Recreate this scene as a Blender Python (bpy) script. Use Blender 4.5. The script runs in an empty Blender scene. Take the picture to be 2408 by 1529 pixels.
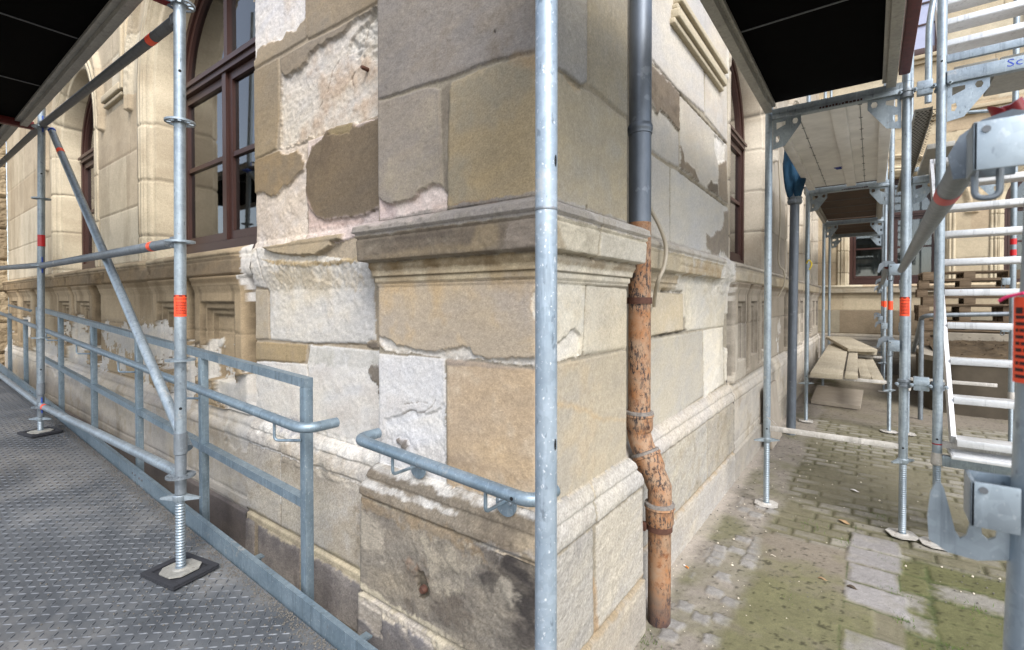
import bpy, bmesh, math, random
import numpy as np
from mathutils import Vector, Matrix
from mathutils.geometry import tessellate_polygon
random.seed(7)
R = math.radians
SC = bpy.context.scene
COL = SC.collection
# ------------------------------------------------------------------ camera, sky, sun, exposure
F = 1132.0; TILT = R(0.8); CX = 1204.0; PY = 708 + F*math.tan(TILT); YAW = R(36.8); EYE = 1.5
cd = bpy.data.cameras.new('camera'); cam = bpy.data.objects.new('camera', cd); COL.objects.link(cam)
cam.location = (0, 0, EYE); cam.rotation_euler = (R(90) - TILT, 0, YAW)
cd.sensor_width = 36; cd.lens = F/2408*36; cd.shift_y = (PY - 764.5)/2408
cd.clip_start = 0.05; cd.clip_end = 500
cd.dof.use_dof = True; cd.dof.focus_distance = 2.1; cd.dof.aperture_fstop = 4.5
SC.camera = cam
SUN_EL, SUN_AZ = R(46), R(126)          # azimuth clockwise from +Y
w = bpy.data.worlds.new('World'); SC.world = w; w.use_nodes = True
nt = w.node_tree; nt.nodes.clear()
sky = nt.nodes.new('ShaderNodeTexSky'); sky.sky_type = 'NISHITA'; sky.sun_disc = False
sky.sun_elevation = SUN_EL; sky.sun_rotation = SUN_AZ; sky.dust_density = 2.0; sky.air_density = 1.0; sky.ozone_density = 1.0
hs = nt.nodes.new('ShaderNodeHueSaturation'); hs.inputs['Saturation'].default_value = 0.6
bg = nt.nodes.new('ShaderNodeBackground'); bg.inputs['Strength'].default_value = 0.15
wo = nt.nodes.new('ShaderNodeOutputWorld')
nt.links.new(sky.outputs[0], hs.inputs['Color']); nt.links.new(hs.outputs[0], bg.inputs[0]); nt.links.new(bg.outputs[0], wo.inputs[0])
sl = bpy.data.lights.new('sun', 'SUN'); sl.energy = 1.5; sl.angle = R(24); sl.color = (1.0, 0.992, 0.975)
so = bpy.data.objects.new('sun', sl); COL.objects.link(so); so.location = (3, -4, 8)
sd = Vector((math.sin(SUN_AZ)*math.cos(SUN_EL), math.cos(SUN_AZ)*math.cos(SUN_EL), math.sin(SUN_EL)))
so.rotation_euler = sd.to_track_quat('Z', 'Y').to_euler()
SC.view_settings.view_transform = 'Standard'; SC.view_settings.look = 'None'
SC.view_settings.exposure = 1.22; SC.view_settings.gamma = 1.0
SC.cycles.max_bounces = 8; SC.cycles.diffuse_bounces = 4

# survey helper: a point of the photograph (2408 px wide) -> the point where its line of sight meets a plane of the building
fw = (-math.sin(YAW), math.cos(YAW)); rt = (fw[1], -fw[0])
def survey(x, y, ax, val):
    a = (x-CX)/F; b = -(y-PY)/F
    c, s = math.cos(TILT), math.sin(TILT)
    h = c+b*s; v = -s+b*c
    d = (a*rt[0]+h*fw[0], a*rt[1]+h*fw[1], v); o = (0, 0, EYE)
    t = (val-o[ax])/d[ax]
    return tuple(o[i]+d[i]*t for i in range(3))

# ------------------------------------------------------------------ materials
K = 0.82
def srgb(r, g, b, k=1.0):
    f = lambda c: (c/255/12.92 if c/255 <= .04045 else ((c/255+.055)/1.055)**2.4)*k
    c = (f(r), f(g), f(b))
    if k == K and k != 1.0: l = .3*c[0]+.59*c[1]+.11*c[2]; c = tuple(l+(x-l)*.75 for x in c)
    return c
class Mat:
    def __init__(s, name):
        s.m = bpy.data.materials.new(name); s.m.use_nodes = True; s.n = s.m.node_tree.nodes; s.l = s.m.node_tree.links
        s.b = s.n['Principled BSDF']; s.tc = s.n.new('ShaderNodeTexCoord')
    def set(s, **k):
        for a, v in k.items(): s.b.inputs[a.replace('_', ' ')].default_value = v
        return s
    def vec(s, scale=(1, 1, 1), src='Object'):
        mp = s.n.new('ShaderNodeMapping'); mp.inputs['Scale'].default_value = scale
        s.l.new(s.tc.outputs[src], mp.inputs[0]); return mp.outputs[0]
    def noise(s, sc, det=4, rough=.6, v=None, dist=0):
        t = s.n.new('ShaderNodeTexNoise'); t.inputs['Scale'].default_value = sc; t.inputs['Detail'].default_value = det
        t.inputs['Roughness'].default_value = rough; t.inputs['Distortion'].default_value = dist
        s.l.new(v or s.vec(), t.inputs['Vector']); return t.outputs[0]
    def voro(s, sc, v=None, feat='F1', out=0):
        t = s.n.new('ShaderNodeTexVoronoi'); t.inputs['Scale'].default_value = sc; t.feature = feat
        s.l.new(v or s.vec(), t.inputs['Vector']); return t.outputs[out]
    def ramp(s, f, *st):
        r = s.n.new('ShaderNodeValToRGB'); e = r.color_ramp.elements
        while len(e) < len(st): e.new(.5)
        for i, (p, c) in enumerate(st):
            e[i].position = p; e[i].color = (c, c, c, 1) if not isinstance(c, tuple) else (*c[:3], 1)
        s.l.new(f, r.inputs[0]); return r.outputs[0]
    def mix(s, f, a, b, mode='MIX'):
        m = s.n.new('ShaderNodeMix'); m.data_type = 'RGBA'; m.blend_type = mode
        for i, v in ((0, f), (6, a), (7, b)):
            if hasattr(v, 'is_output'): s.l.new(v, m.inputs[i])
            elif i == 0: m.inputs[0].default_value = v
            else: m.inputs[i].default_value = (*v, 1) if len(v) == 3 else v
        return m.outputs[2]
    def math(s, op, a, b=0):
        m = s.n.new('ShaderNodeMath'); m.operation = op
        for i, v in ((0, a), (1, b)):
            if hasattr(v, 'is_output'): s.l.new(v, m.inputs[i])
            else: m.inputs[i].default_value = v
        return m.outputs[0]
    def attr(s, name='Col'):
        a = s.n.new('ShaderNodeAttribute'); a.attribute_name = name; return a.outputs['Color']
    def base(s, o): s.l.new(o, s.b.inputs['Base Color']); return s
    def rough(s, o): s.l.new(o, s.b.inputs['Roughness']); return s
    def bump(s, h, st=.5, d=.002):
        b = s.n.new('ShaderNodeBump'); b.inputs['Strength'].default_value = st; b.inputs['Distance'].default_value = d
        s.l.new(h, b.inputs['Height']); s.l.new(b.outputs[0], s.b.inputs['Normal']); return s
M = {}
def stone_mat(name, grain=1.0):
    m = Mat(name); c = m.attr()
    g = m.ramp(m.noise(150, 3, .65), (.3, .84), (.7, 1.12))
    h = m.ramp(m.noise(45, 5, .7), (.25, .86), (.75, 1.10))
    c = m.mix(1.0, m.mix(1.0, c, g, 'MULTIPLY'), h, 'MULTIPLY')
    sp = m.ramp(m.noise(210, 2, .5), (.62, 0.0), (.72, .30*grain))
    c = m.mix(sp, c, srgb(60, 52, 42))
    m.base(c).set(Roughness=.92, Specular_IOR_Level=.25)
    m.bump(m.math('ADD', m.noise(170, 4, .7), m.math('MULTIPLY', m.noise(60, 5, .65), 1.6)), .42, .004); return m.m
M['stone'] = stone_mat('sandstone')
M['ground'] = stone_mat('mossy_paving', 1.5)
def metal(name, a, b, rough=.45, met=.55, fleck=.0, streak=(3, 3, .35), dark=.0):
    m = Mat(name)
    v = m.voro(75, None, 'F1', 1)
    n = m.noise(6, 6, .65)
    c = m.mix(m.ramp(n, (.3, 0), (.7, 1)), a, b)
    c = m.mix(.22, c, m.ramp(v, (.2, .35), (.8, .68)), 'OVERLAY')
    st = m.noise(14, 5, .7, m.vec(streak))
    c = m.mix(m.ramp(st, (.56, 0), (.7, .45)), c, tuple(min(1, x*1.5) for x in b))
    sp = m.math('MULTIPLY', m.ramp(m.noise(9, 6, .75), (.60, 0), (.66, .5)), m.ramp(m.noise(2.1, 2), (.45, 0), (.6, 1)))
    c = m.mix(sp, c, srgb(196, 192, 184))
    sc_ = m.noise(24, 4, .7, m.vec((1, 1, .06))); c = m.mix(m.ramp(sc_, (.58, 0), (.63, .35)), c, tuple(x*.5 for x in a))
    rs = m.math('MULTIPLY', m.ramp(m.noise(30, 5, .7), (.62, 0), (.7, .5)), m.ramp(m.noise(1.3, 2), (.5, 0), (.62, 1)))
    c = m.mix(rs, c, srgb(128, 96, 70))
    if dark: c = m.mix(m.ramp(m.noise(60, 3, .6, m.vec((1, 1, .4))), (.64, 0), (.70, dark)), c, tuple(x*.3 for x in a))
    if fleck: c = m.mix(m.ramp(m.noise(150, 2, .5, m.vec((1, 1, .7))), (.66, 0), (.70, fleck)), c, (.85, .87, .88))
    m.base(c).set(Metallic=met, Specular_IOR_Level=.5)
    m.rough(m.ramp(n, (.2, rough-.08), (.8, rough+.14)))
    m.bump(m.noise(120, 3, .6), .12, .001); return m.m
M['galv'] = metal('galvanised_steel', srgb(132, 143, 152), srgb(160, 171, 178), .42, .6, .15, dark=.5)
M['galv_rail'] = metal('galvanised_rail', srgb(112, 130, 142), srgb(140, 155, 165), .42, .55, .25)
M['galv_pole'] = metal('weathered_galvanised', srgb(136, 152, 166), srgb(170, 182, 192), .45, .45, .7, dark=.5)
M['galv_dull'] = metal('dull_galvanised', srgb(105, 112, 118), srgb(135, 142, 148), .5, .5, .1)
M['galv_dark'] = metal('dark_steel', srgb(88, 92, 96), srgb(110, 113, 116), .5, .5, .0)
M['dirty'] = metal('plaster_splashed_steel', srgb(165, 160, 152), srgb(200, 196, 190), .6, .3, .5)
M['alu'] = metal('aluminium', srgb(170, 172, 172), srgb(196, 197, 197), .4, .6, .0, (.4, 8, 8))
M['alu_bright'] = metal('bright_aluminium', srgb(205, 206, 208), srgb(222, 223, 224), .38, .5, 0, (.4, 8, 8))
M['alu_dull'] = metal('dull_aluminium', srgb(150, 148, 142), srgb(170, 168, 160), .55, .35, 0, (.4, 8, 8))
def plain(name, col, rough=.6, met=0, var=.25, sc=8, bump=0.0, **k):
    m = Mat(name); n = m.noise(sc, 6, .65)
    m.base(m.mix(m.ramp(n, (.25, 0), (.75, 1)), tuple(c*(1-var) for c in col), tuple(min(1, c*(1+var)) for c in col)))
    m.set(Roughness=rough, Metallic=met, **k)
    if bump: m.bump(m.noise(sc*8, 4, .6), bump, .002)
    return m.m
M['red'] = plain('red_painted_steel', srgb(128, 22, 26), .45, 0, .35, 20)
M['red_dark'] = plain('worn_red_paint', srgb(92, 30, 28), .5, 0, .5, 30)
M['orange'] = plain('orange_label_film', srgb(240, 78, 40), .45, 0, .06)
M['redlabel'] = plain('red_label_film', srgb(190, 26, 32), .4, 0, .08)
M['ink'] = plain('black_ink', srgb(52, 18, 14), .6)
M['blueink'] = plain('blue_ink', srgb(40, 66, 160), .6)
M['white'] = plain('white_ink', srgb(232, 226, 222), .6, 0, .05)
M['bluewedge'] = plain('blue_wedge_paint', srgb(30, 66, 150), .5, 0, .3, 30)
M['black_ply'] = plain('black_film_plywood', (.0015, .0015, .0015), .9, 0, .5, 12, Specular_IOR_Level=.05)
M['rubber'] = plain('black_rubber', srgb(38, 39, 44), .9, 0, .25, 40, .4)
M['hole'] = plain('dark_hole', (.004, .004, .004), .9)
M['brown'] = plain('brown_window_paint', srgb(60, 36, 30), .42, 0, .18, 6)
M['curtain'] = plain('grey_net_curtain', srgb(120, 118, 112), .9, 0, .25, 3)
M['room'] = plain('dark_interior', srgb(30, 28, 27), .9)
M['steeldeck'] = plain('plaster_coated_deck', srgb(234, 232, 228), .75, 0, .16, 5, .3)
M['cloth'] = plain('blue_cloth', srgb(14, 58, 84), .85, 0, .35, 14, .4)
M['hose'] = plain('beige_cable_jacket', srgb(168, 158, 140), .5, 0, .08)
M['concrete'] = plain('old_concrete', srgb(138, 130, 116), .9, 0, .3, 4, .5)
M['darkconc'] = plain('damp_concrete', srgb(84, 76, 64), .9, 0, .45, 2.5, .5)
M['soil'] = plain('soil_and_leaves', srgb(70, 58, 44), .95, 0, .7, 18, 1.0)
M['slab'] = plain('pale_stone_slab', srgb(160, 150, 136), .9, 0, .2, 4, .3)
M['grit'] = plain('stone_grit', srgb(96, 92, 86), .95, 0, .5, 60)
M['leaf'] = plain('dry_leaf', srgb(150, 122, 90), .8, 0, .4, 40)
M['chip'] = plain('pale_chip', srgb(200, 190, 172), .9, 0, .2, 40)
M['grass'] = plain('moss_green', srgb(74, 100, 28), .9, 0, .4, 40)
def woodm(name, a, b, sc):
    m = Mat(name); n = m.noise(5, 6, .65, m.vec(sc), .6); n2 = m.noise(2.5, 4, .6)
    c = m.mix(m.ramp(n, (.35, 0), (.65, 1)), a, b)
    c = m.mix(m.ramp(n2, (.35, .0), (.8, .5)), c, tuple(x*.55 for x in a))
    m.base(c).set(Roughness=.8); m.bump(n, .3, .002); return m.m
M['plank'] = woodm('pale_plank_wood', srgb(150, 140, 120), srgb(176, 166, 146), (14, 1, 14))
M['pallet'] = woodm('weathered_pallet_wood', srgb(84, 68, 50), srgb(120, 102, 80), (1, 14, 14))
# zinc and cast iron of the downpipe
m = Mat('zinc_pipe'); n = m.noise(3, 6, .7, m.vec((2, 2, .7)))
c = m.mix(m.ramp(n, (.3, 0), (.7, 1)), srgb(84, 90, 98), srgb(118, 126, 136))
c = m.mix(m.ramp(m.noise(9, 4, .6), (.62, 0), (.66, .3)), c, srgb(160, 166, 172))
m.base(c).set(Metallic=.45, Roughness=.42); M['zinc'] = m.m
m = Mat('rusty_cast_iron'); n = m.noise(11, 8, .72); 
c = m.mix(m.ramp(n, (.40, 0), (.66, 1)), srgb(158, 132, 108), srgb(156, 106, 66))
c = m.mix(m.ramp(m.noise(17, 8, .75), (.55, 0), (.64, .8)), c, srgb(122, 72, 40))
pm = m.ramp(m.noise(5, 4, .6), (.42, 0), (.56, 1))
c = m.mix(m.math('MULTIPLY', m.ramp(m.noise(75, 5, .75, m.vec((1, 1, .38))), (.50, 0), (.56, .95)), pm), c, srgb(54, 50, 52))
c = m.mix(m.ramp(m.noise(60, 3, .6), (.67, 0), (.70, .9)), c, srgb(52, 34, 24))
sx = m.n.new('ShaderNodeSeparateXYZ'); m.l.new(m.tc.outputs['Object'], sx.inputs[0]); ft = m.ramp(m.math('ADD', sx.outputs[2], m.math('MULTIPLY', n, .25)), (.14, .85), (.34, 0))
c = m.mix(ft, c, srgb(58, 48, 50))
m.base(c).set(Roughness=.72, Specular_IOR_Level=.35); m.bump(m.noise(60, 6, .7), .4, .002); M['rust'] = m.m
M['rust_strap'] = plain('rusty_strap', srgb(88, 58, 46), .75, .2, .35, 40, .3)
M['lead'] = plain('joint_sealant', srgb(120, 114, 108), .8, 0, .6, 60, .6)
m = Mat('window_glass'); m.set(Base_Color=(.012, .014, .016, 1), Roughness=.04, IOR=1.5, Specular_IOR_Level=.6)
m.l.new(m.noise(1.2, 2), m.n.new('ShaderNodeBump').inputs['Height'])
tr = m.n.new('ShaderNodeBsdfTransparent'); tr.inputs[0].default_value = (.7, .74, .75, 1)
gl = m.n.new('ShaderNodeBsdfGlossy'); gl.inputs['Roughness'].default_value = .03
fr = m.n.new('ShaderNodeFresnel'); fr.inputs[0].default_value = 1.5
ms = m.n.new('ShaderNodeMixShader'); out = m.n['Material Output']
m.l.new(m.math('ADD', m.math('MULTIPLY', fr.outputs[0], 1.5), .05), ms.inputs[0]); m.l.new(tr.outputs[0], ms.inputs[1]); m.l.new(gl.outputs[0], ms.inputs[2]); m.l.new(ms.outputs[0], out.inputs[0])
M['glass'] = m.m
# chequer plate
m = Mat('chequer_plate'); n = m.noise(2.2, 7, .7); n2 = m.noise(70, 3, .6)
c = m.mix(m.ramp(n, (.35, 0), (.7, 1)), srgb(72, 76, 81), srgb(106, 109, 112))
c = m.mix(m.ramp(m.noise(1.1, 5, .65), (.46, 0), (.70, .8)), c, srgb(132, 128, 122))
c = m.mix(m.ramp(n2, (.58, 0), (.7, .55)), c, srgb(62, 62, 62))
m.base(c).set(Metallic=.25); m.rough(m.ramp(n, (.3, .42), (.7, .75))); m.bump(m.noise(180, 3, .6), .3, .001); M['chequer'] = m.m

M['plate_edge'] = plain('glint_plate_edge', srgb(104, 107, 111), .5, .35, .45, 5)  # reflections on the lozenge edges, painted as a lighter steel colour
M['plate_top'] = plain('dark_plate_lozenge', srgb(66, 69, 74), .5, .3, .5, 8)  # darker face of each lozenge, set against the painted edge glint
# ------------------------------------------------------------------ mesh helpers
class MB:
    def __init__(s): s.v = []; s.f = []
    def add(s, vs, fs):
        o = len(s.v); s.v += [tuple(p) for p in vs]; s.f += [tuple(i+o for i in f) for f in fs]; return s
    def ring(s, cs, rs, n, axes=None, cap=True):
        """sweep circles: cs centres, rs radii"""
        cs = [Vector(c) for c in cs]; vs = []; k = len(cs); up = None
        for i, c in enumerate(cs):
            a = cs[max(0, i-1)]; b = cs[min(k-1, i+1)]; t = (b-a)
            if t.length < 1e-9: t = Vector((0, 0, 1))
            t.normalize()
            if up is None:
                up = Vector((0, 0, 1)) if abs(t.z) < .9 else Vector((1, 0, 0))
            x = up - t*up.dot(t)
            if x.length < 1e-6: x = t.orthogonal()
            x.normalize(); y = t.cross(x); up = x
            for j in range(n):
                q = 2*math.pi*j/n; vs.append(c + (x*math.cos(q)+y*math.sin(q))*rs[i])
        fs = [(i*n+j, i*n+(j+1) % n, (i+1)*n+(j+1) % n, (i+1)*n+j) for i in range(k-1) for j in range(n)]
        if cap: fs += [tuple(range(n))[::-1], tuple((k-1)*n+j for j in range(n))]
        return s.add(vs, fs)
    def tube(s, a, b, r, n=20, cap=True): return s.ring([a, b], [r, r], n, cap=cap)
    def pipe(s, pts, r, n=16, bend=.04, seg=7):
        """polyline tube with rounded bends"""
        P = [Vector(p) for p in pts]; out = [P[0]]
        for i in range(1, len(P)-1):
            a = (P[i-1]-P[i]); b = (P[i+1]-P[i]); d = min(bend, a.length*.49, b.length*.49)
            p0 = P[i]+a.normalized()*d; p1 = P[i]+b.normalized()*d
            for k in range(seg+1):
                t = k/seg; out.append(p0*(1-t)**2+P[i]*2*t*(1-t)+p1*t*t)
        out.append(P[-1]); return s.ring(out, [r]*len(out), n)
    def lathe(s, prof, n=24, o=(0, 0, 0), cap=True):
        """prof: (r,z) from bottom to top about +Z at o"""
        vs = [(o[0]+r*math.cos(2*math.pi*j/n), o[1]+r*math.sin(2*math.pi*j/n), o[2]+z) for r, z in prof for j in range(n)]
        k = len(prof); fs = [(i*n+j, i*n+(j+1) % n, (i+1)*n+(j+1) % n, (i+1)*n+j) for i in range(k-1) for j in range(n)]
        if cap: fs += [tuple(range(n))[::-1], tuple((k-1)*n+j for j in range(n))]
        return s.add(vs, fs)
    def box(s, lo, hi, bev=0.0, mat=None):
        x0, y0, z0 = lo; x1, y1, z1 = hi; b = min(bev, .49*min(x1-x0, y1-y0, z1-z0))
        if b <= 0:
            vs = [(x, y, z) for z in (z0, z1) for y in (y0, y1) for x in (x0, x1)]
            fs = [(0, 2, 3, 1), (4, 5, 7, 6), (0, 1, 5, 4), (2, 6, 7, 3), (0, 4, 6, 2), (1, 3, 7, 5)]
        else:
            bm = bmesh.new(); bmesh.ops.create_cube(bm, size=1)
            for v in bm.verts: v.co = Vector(((x0+x1)/2+v.co.x*(x1-x0), (y0+y1)/2+v.co.y*(y1-y0), (z0+z1)/2+v.co.z*(z1-z0)))
            bmesh.ops.bevel(bm, geom=bm.edges[:], offset=b, segments=2, affect='EDGES', profile=.6)
            bm.verts.index_update(); vs = [v.co.copy() for v in bm.verts]; fs = [tuple(v.index for v in f.verts) for f in bm.faces]; bm.free()
        if mat is not None: vs = [mat @ Vector(v) for v in vs]
        return s.add(vs, fs)
    def plate(s, loops, th, mp):
        """polygon with holes (2D loops), thickness th, mp(u,v,w)->point"""
        idx = []; flat = []
        for L in loops: idx.append(list(range(len(flat), len(flat)+len(L)))); flat += L
        tris = tessellate_polygon([[Vector((p[0], p[1], 0)) for p in L] for L in loops])
        n = len(flat); vs = [mp(p[0], p[1], 0) for p in flat]+[mp(p[0], p[1], th) for p in flat]
        fs = [tuple(t) for t in tris]+[tuple(i+n for i in reversed(t)) for t in tris]
        for I in idx:
            for a, b in zip(I, I[1:]+I[:1]): fs.append((a, b, b+n, a+n))
        return s.add(vs, fs)
    def xf(s, mat): s.v = [tuple(mat @ Vector(p)) for p in s.v]; return s
    def build(s, name, mat, parent=None, angle=35, fix=True):
        me = bpy.data.meshes.new(name); me.from_pydata(s.v, [], s.f); me.materials.append(M[mat] if isinstance(mat, str) else mat)
        if fix:
            bm = bmesh.new(); bm.from_mesh(me); bmesh.ops.recalc_face_normals(bm, faces=bm.faces[:]); bm.to_mesh(me); bm.free()
        me.polygons.foreach_set('use_smooth', [True]*len(me.polygons))
        me.set_sharp_from_angle(angle=R(angle))
        o = bpy.data.objects.new(name, me); COL.objects.link(o)
        if parent:
            o.parent = parent
            q = parent; off = Vector((0, 0, 0))
            while q: off += q.location; q = q.parent
            me.transform(Matrix.Translation(-off))
        return o
def tag(o, label=None, cat=None, group=None, kind=None):
    for k, v in (('label', label), ('category', cat), ('group', group), ('kind', kind)):
        if v: o[k] = v
    return o
def thing(name, label, cat, loc=(0, 0, 0), group=None):
    o = bpy.data.objects.new(name, None); COL.objects.link(o); o.location = loc; o.empty_display_size = .1
    return tag(o, label, cat, group)
def text_verts(body, size):
    c = bpy.data.curves.new('lettering', 'FONT'); c.body = body; c.size = size; c.resolution_u = 2; c.align_x = 'CENTER'; c.align_y = 'CENTER'
    o = bpy.data.objects.new('lettering', c); me = bpy.data.meshes.new_from_object(o)
    vs = [v.co.copy() for v in me.vertices]; fs = [tuple(p.vertices) for p in me.polygons]
    bpy.data.objects.remove(o); bpy.data.curves.remove(c); bpy.data.meshes.remove(me); return vs, fs
def circ(cx, cy, rx, ry=None, n=14): ry = ry or rx; return [(cx+rx*math.cos(2*math.pi*i/n), cy+ry*math.sin(2*math.pi*i/n)) for i in range(n)]

# ------------------------------------------------------------------ stone carving helpers (numpy height fields)
def _h(ix, iy, seed):
    x = (ix.astype(np.int64)*374761393 + iy.astype(np.int64)*668265263 + seed*974634777) & 0xffffffff
    x = ((x ^ (x >> 13))*1274126177) & 0xffffffff
    x = (x ^ (x >> 16)) & 0xffffffff
    return x.astype(np.float64)/4294967295.0
def vn(x, y, seed=0):
    ix = np.floor(x); iy = np.floor(y); fx = x-ix; fy = y-iy
    fx = fx*fx*(3-2*fx); fy = fy*fy*(3-2*fy)
    a = _h(ix, iy, seed); b = _h(ix+1, iy, seed); c = _h(ix, iy+1, seed); d = _h(ix+1, iy+1, seed)
    return (a*(1-fx)+b*fx)*(1-fy)+(c*(1-fx)+d*fx)*fy
def fbm(x, y, sc, octv=5, seed=0, gain=.5):
    t = 0; a = 1; s = 0
    for k in range(octv):
        t = t+a*vn(x*sc+17.3*k, y*sc-9.1*k, seed+k*13); s += a; a *= gain; sc *= 2.03
    return t/s*2-1                        # about -1..1
def sdf(U, V, poly):
    """signed distance, + inside"""
    d = np.full(U.shape, 1e9); ins = np.zeros(U.shape, bool); n = len(poly)
    for i in range(n):
        ax, ay = poly[i]; bx, by = poly[(i+1) % n]
        ex, ey = bx-ax, by-ay; L = ex*ex+ey*ey+1e-12
        t = np.clip(((U-ax)*ex+(V-ay)*ey)/L, 0, 1)
        d = np.minimum(d, (U-ax-t*ex)**2+(V-ay-t*ey)**2)
        c = (ay > V) != (by > V)
        ins ^= c & (U < (bx-ax)*(V-ay)/((by-ay) if abs(by-ay) > 1e-12 else 1e-12)+ax)
    d = np.sqrt(d); return np.where(ins, d, -d)
class Face:
    def __init__(s, U, V, mortar=(128, 114, 92)):
        s.U, s.V = U, V; s.H = np.full(U.shape, -.007); s.C = np.empty(U.shape+(3,)); s.C[:] = srgb(*mortar, K)
        s.C *= (1+.18*fbm(U, V, 30, 4, 5))[..., None]
        s.wu = fbm(U, V, 22, 5, 91, .6); s.wv = fbm(U, V, 22, 5, 57, .6); s.k = 100
        s.n1 = fbm(U, V, 3.1, 5, 11); s.n2 = fbm(U, V, 14, 5, 23); s.n3 = fbm(U, V, 55, 4, 37)
        s.bed = fbm(U*.22+V*.30, V-.32*U, 17, 4, 61); s.hue = fbm(U, V, 1.7, 4, 83)
    def _sel(s, poly, pad=.06):
        us = [p[0] for p in poly]; vs = [p[1] for p in poly]
        m = (s.U > min(us)-pad) & (s.U < max(us)+pad) & (s.V > min(vs)-pad) & (s.V < max(vs)+pad)
        i = np.where(m.any(1))[0]; j = np.where(m.any(0))[0]
        if len(i) == 0 or len(j) == 0: return None
        return (slice(i[0], i[-1]+1), slice(j[0], j[-1]+1))
    def mott(s, q, col, a, b, tint=None):
        c = np.array(srgb(*col, K)); f = 1+a*s.n1[q]+b*s.n2[q]+.5*b*s.n3[q]+.9*b*s.bed[q]+.10*s.hue[q]
        C = c*f[..., None]*(1+np.clip(s.hue[q]+.5*s.bed[q], -.6, .6)[..., None]*np.array([.05, .0, -.12]))
        if tint is not None:
            t = np.clip((s.n2[q]*.6+s.n1[q]*.8)*2.0, 0, 1)[..., None]*tint[1]; C = C*(1-t)+np.array(srgb(*tint[0], K))*t
        return C
    def block(s, poly, col, a=.16, b=.10, tint=None, rnd=.008, gap=.002, proud=0.0, rough=.0015):
        q = s._sel(poly); s.k += 1
        if q is None: return
        d = sdf(s.U[q]+.004*s.wu[q], s.V[q]+.004*s.wv[q], poly)-gap
        t = np.clip(d/rnd, 0, 1); h = proud-.008*(1-np.sqrt(1-(1-t)**2))+rough*s.n2[q]+rough*.6*s.n3[q]
        m = d > 0
        s.H[q] = np.where(m, h, s.H[q]); e = np.clip(d/.02, 0, 1)[..., None]
        C = s.mott(q, col, a, b, tint)*(0.86+.14*e)
        s.C[q] = np.where(m[..., None], C, s.C[q])
    def spall(s, poly, col, depth=.006, rough=.003, a=.08, b=.10, tint=None, warp=.013, keep=False, soft=.0):
        """flaked area (depth>0) or remaining skin (depth<0)"""
        q = s._sel(poly)
        if q is None: return
        depth = depth*1.6; old = s.C[q].copy()
        d = sdf(s.U[q]+1.25*warp*s.wu[q], s.V[q]+1.25*warp*s.wv[q], poly)+.007*s.n3[q]+.004*s.n2[q]
        m = d > 0; t = np.clip(d/.006, 0, 1)
        h = (s.H[q] if keep else np.minimum(s.H[q], .0)*.25)-depth*t+rough*(s.n2[q]+.7*s.n3[q])*t
        s.H[q] = np.where(m, h, s.H[q]); C = s.mott(q, col, a, b, tint)
        if depth > 0: C = C*(1-.25*np.exp(-np.maximum(d, 0)/.004))[..., None]
        er = (np.clip(1-d/(.016+.02*np.abs(s.n2[q])), 0, 1)*np.clip(.45+1.6*s.n3[q]+s.n2[q], 0, .8))[..., None]; C = C*(1-er)+old*.96*er
        s.C[q] = np.where(m[..., None], C, s.C[q])
    def stain(s, poly, col, al=.6, warp=.03, soft=.03, seed=0, speck=.0):
        q = s._sel(poly, .15)
        if q is None: return
        d = sdf(s.U[q]+warp*s.wu[q], s.V[q]+warp*s.wv[q], poly)
        k = np.clip(d/soft+.5, 0, 1)
        if speck: k = np.clip((k-.5)*2+speck*(s.n3[q]*1.3+s.n2[q]), 0, 1)
        k = (k*al*np.clip(.85+.6*s.n2[q], 0, 1.2))[..., None]; k = np.clip(k, 0, 1)
        s.C[q] = s.C[q]*(1-k)+np.array(srgb(*col, K))*k
    def groove(s, pts, wd=.003, dp=.006, col=(70, 60, 48)):
        for (a, b) in zip(pts, pts[1:]):
            q = s._sel([a, b], .04)
            if q is None: continue
            U = s.U[q]+.006*s.wu[q]; V = s.V[q]+.006*s.wv[q]; ex, ey = b[0]-a[0], b[1]-a[1]; L = ex*ex+ey*ey+1e-9
            t = np.clip(((U-a[0])*ex+(V-a[1])*ey)/L, 0, 1); d = np.sqrt((U-a[0]-t*ex)**2+(V-a[1]-t*ey)**2)
            k = np.clip(1.3-d/wd, 0, 1)*np.clip(.75+s.n2[q], 0, 1)
            s.H[q] -= dp*k; s.C[q] = s.C[q]*(1-.8*k[..., None])+np.array(srgb(*col, K))*.8*k[..., None]
def grid_obj(name, P, C, mat, parent=None, close=False):
    n, m = P.shape[:2]; me = bpy.data.meshes.new(name)
    me.vertices.add(n*m); me.vertices.foreach_set('co', P.reshape(-1).astype(np.float32))
    i = np.arange(n-1)[:, None]*m+np.arange(m-1)[None, :]
    q = np.stack([i, i+1, i+m+1, i+m], -1).reshape(-1, 4)
    me.loops.add(q.size); me.loops.foreach_set('vertex_index', q.reshape(-1).astype(np.int32))
    me.polygons.add(len(q)); me.polygons.foreach_set('loop_start', np.arange(0, q.size, 4, dtype=np.int32))
    me.update(calc_edges=True); me.validate()
    a = me.color_attributes.new('Col', 'FLOAT_COLOR', 'POINT')
    cc = np.ones((n*m, 4), np.float32); cc[:, :3] = np.clip(C.reshape(-1, 3), 0, .9); a.data.foreach_set('color', cc.reshape(-1))
    me.polygons.foreach_set('use_smooth', np.ones(len(q), bool)); me.materials.append(M[mat])
    o = bpy.data.objects.new(name, me); COL.objects.link(o)
    if parent: o.parent = parent
    return o
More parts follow.
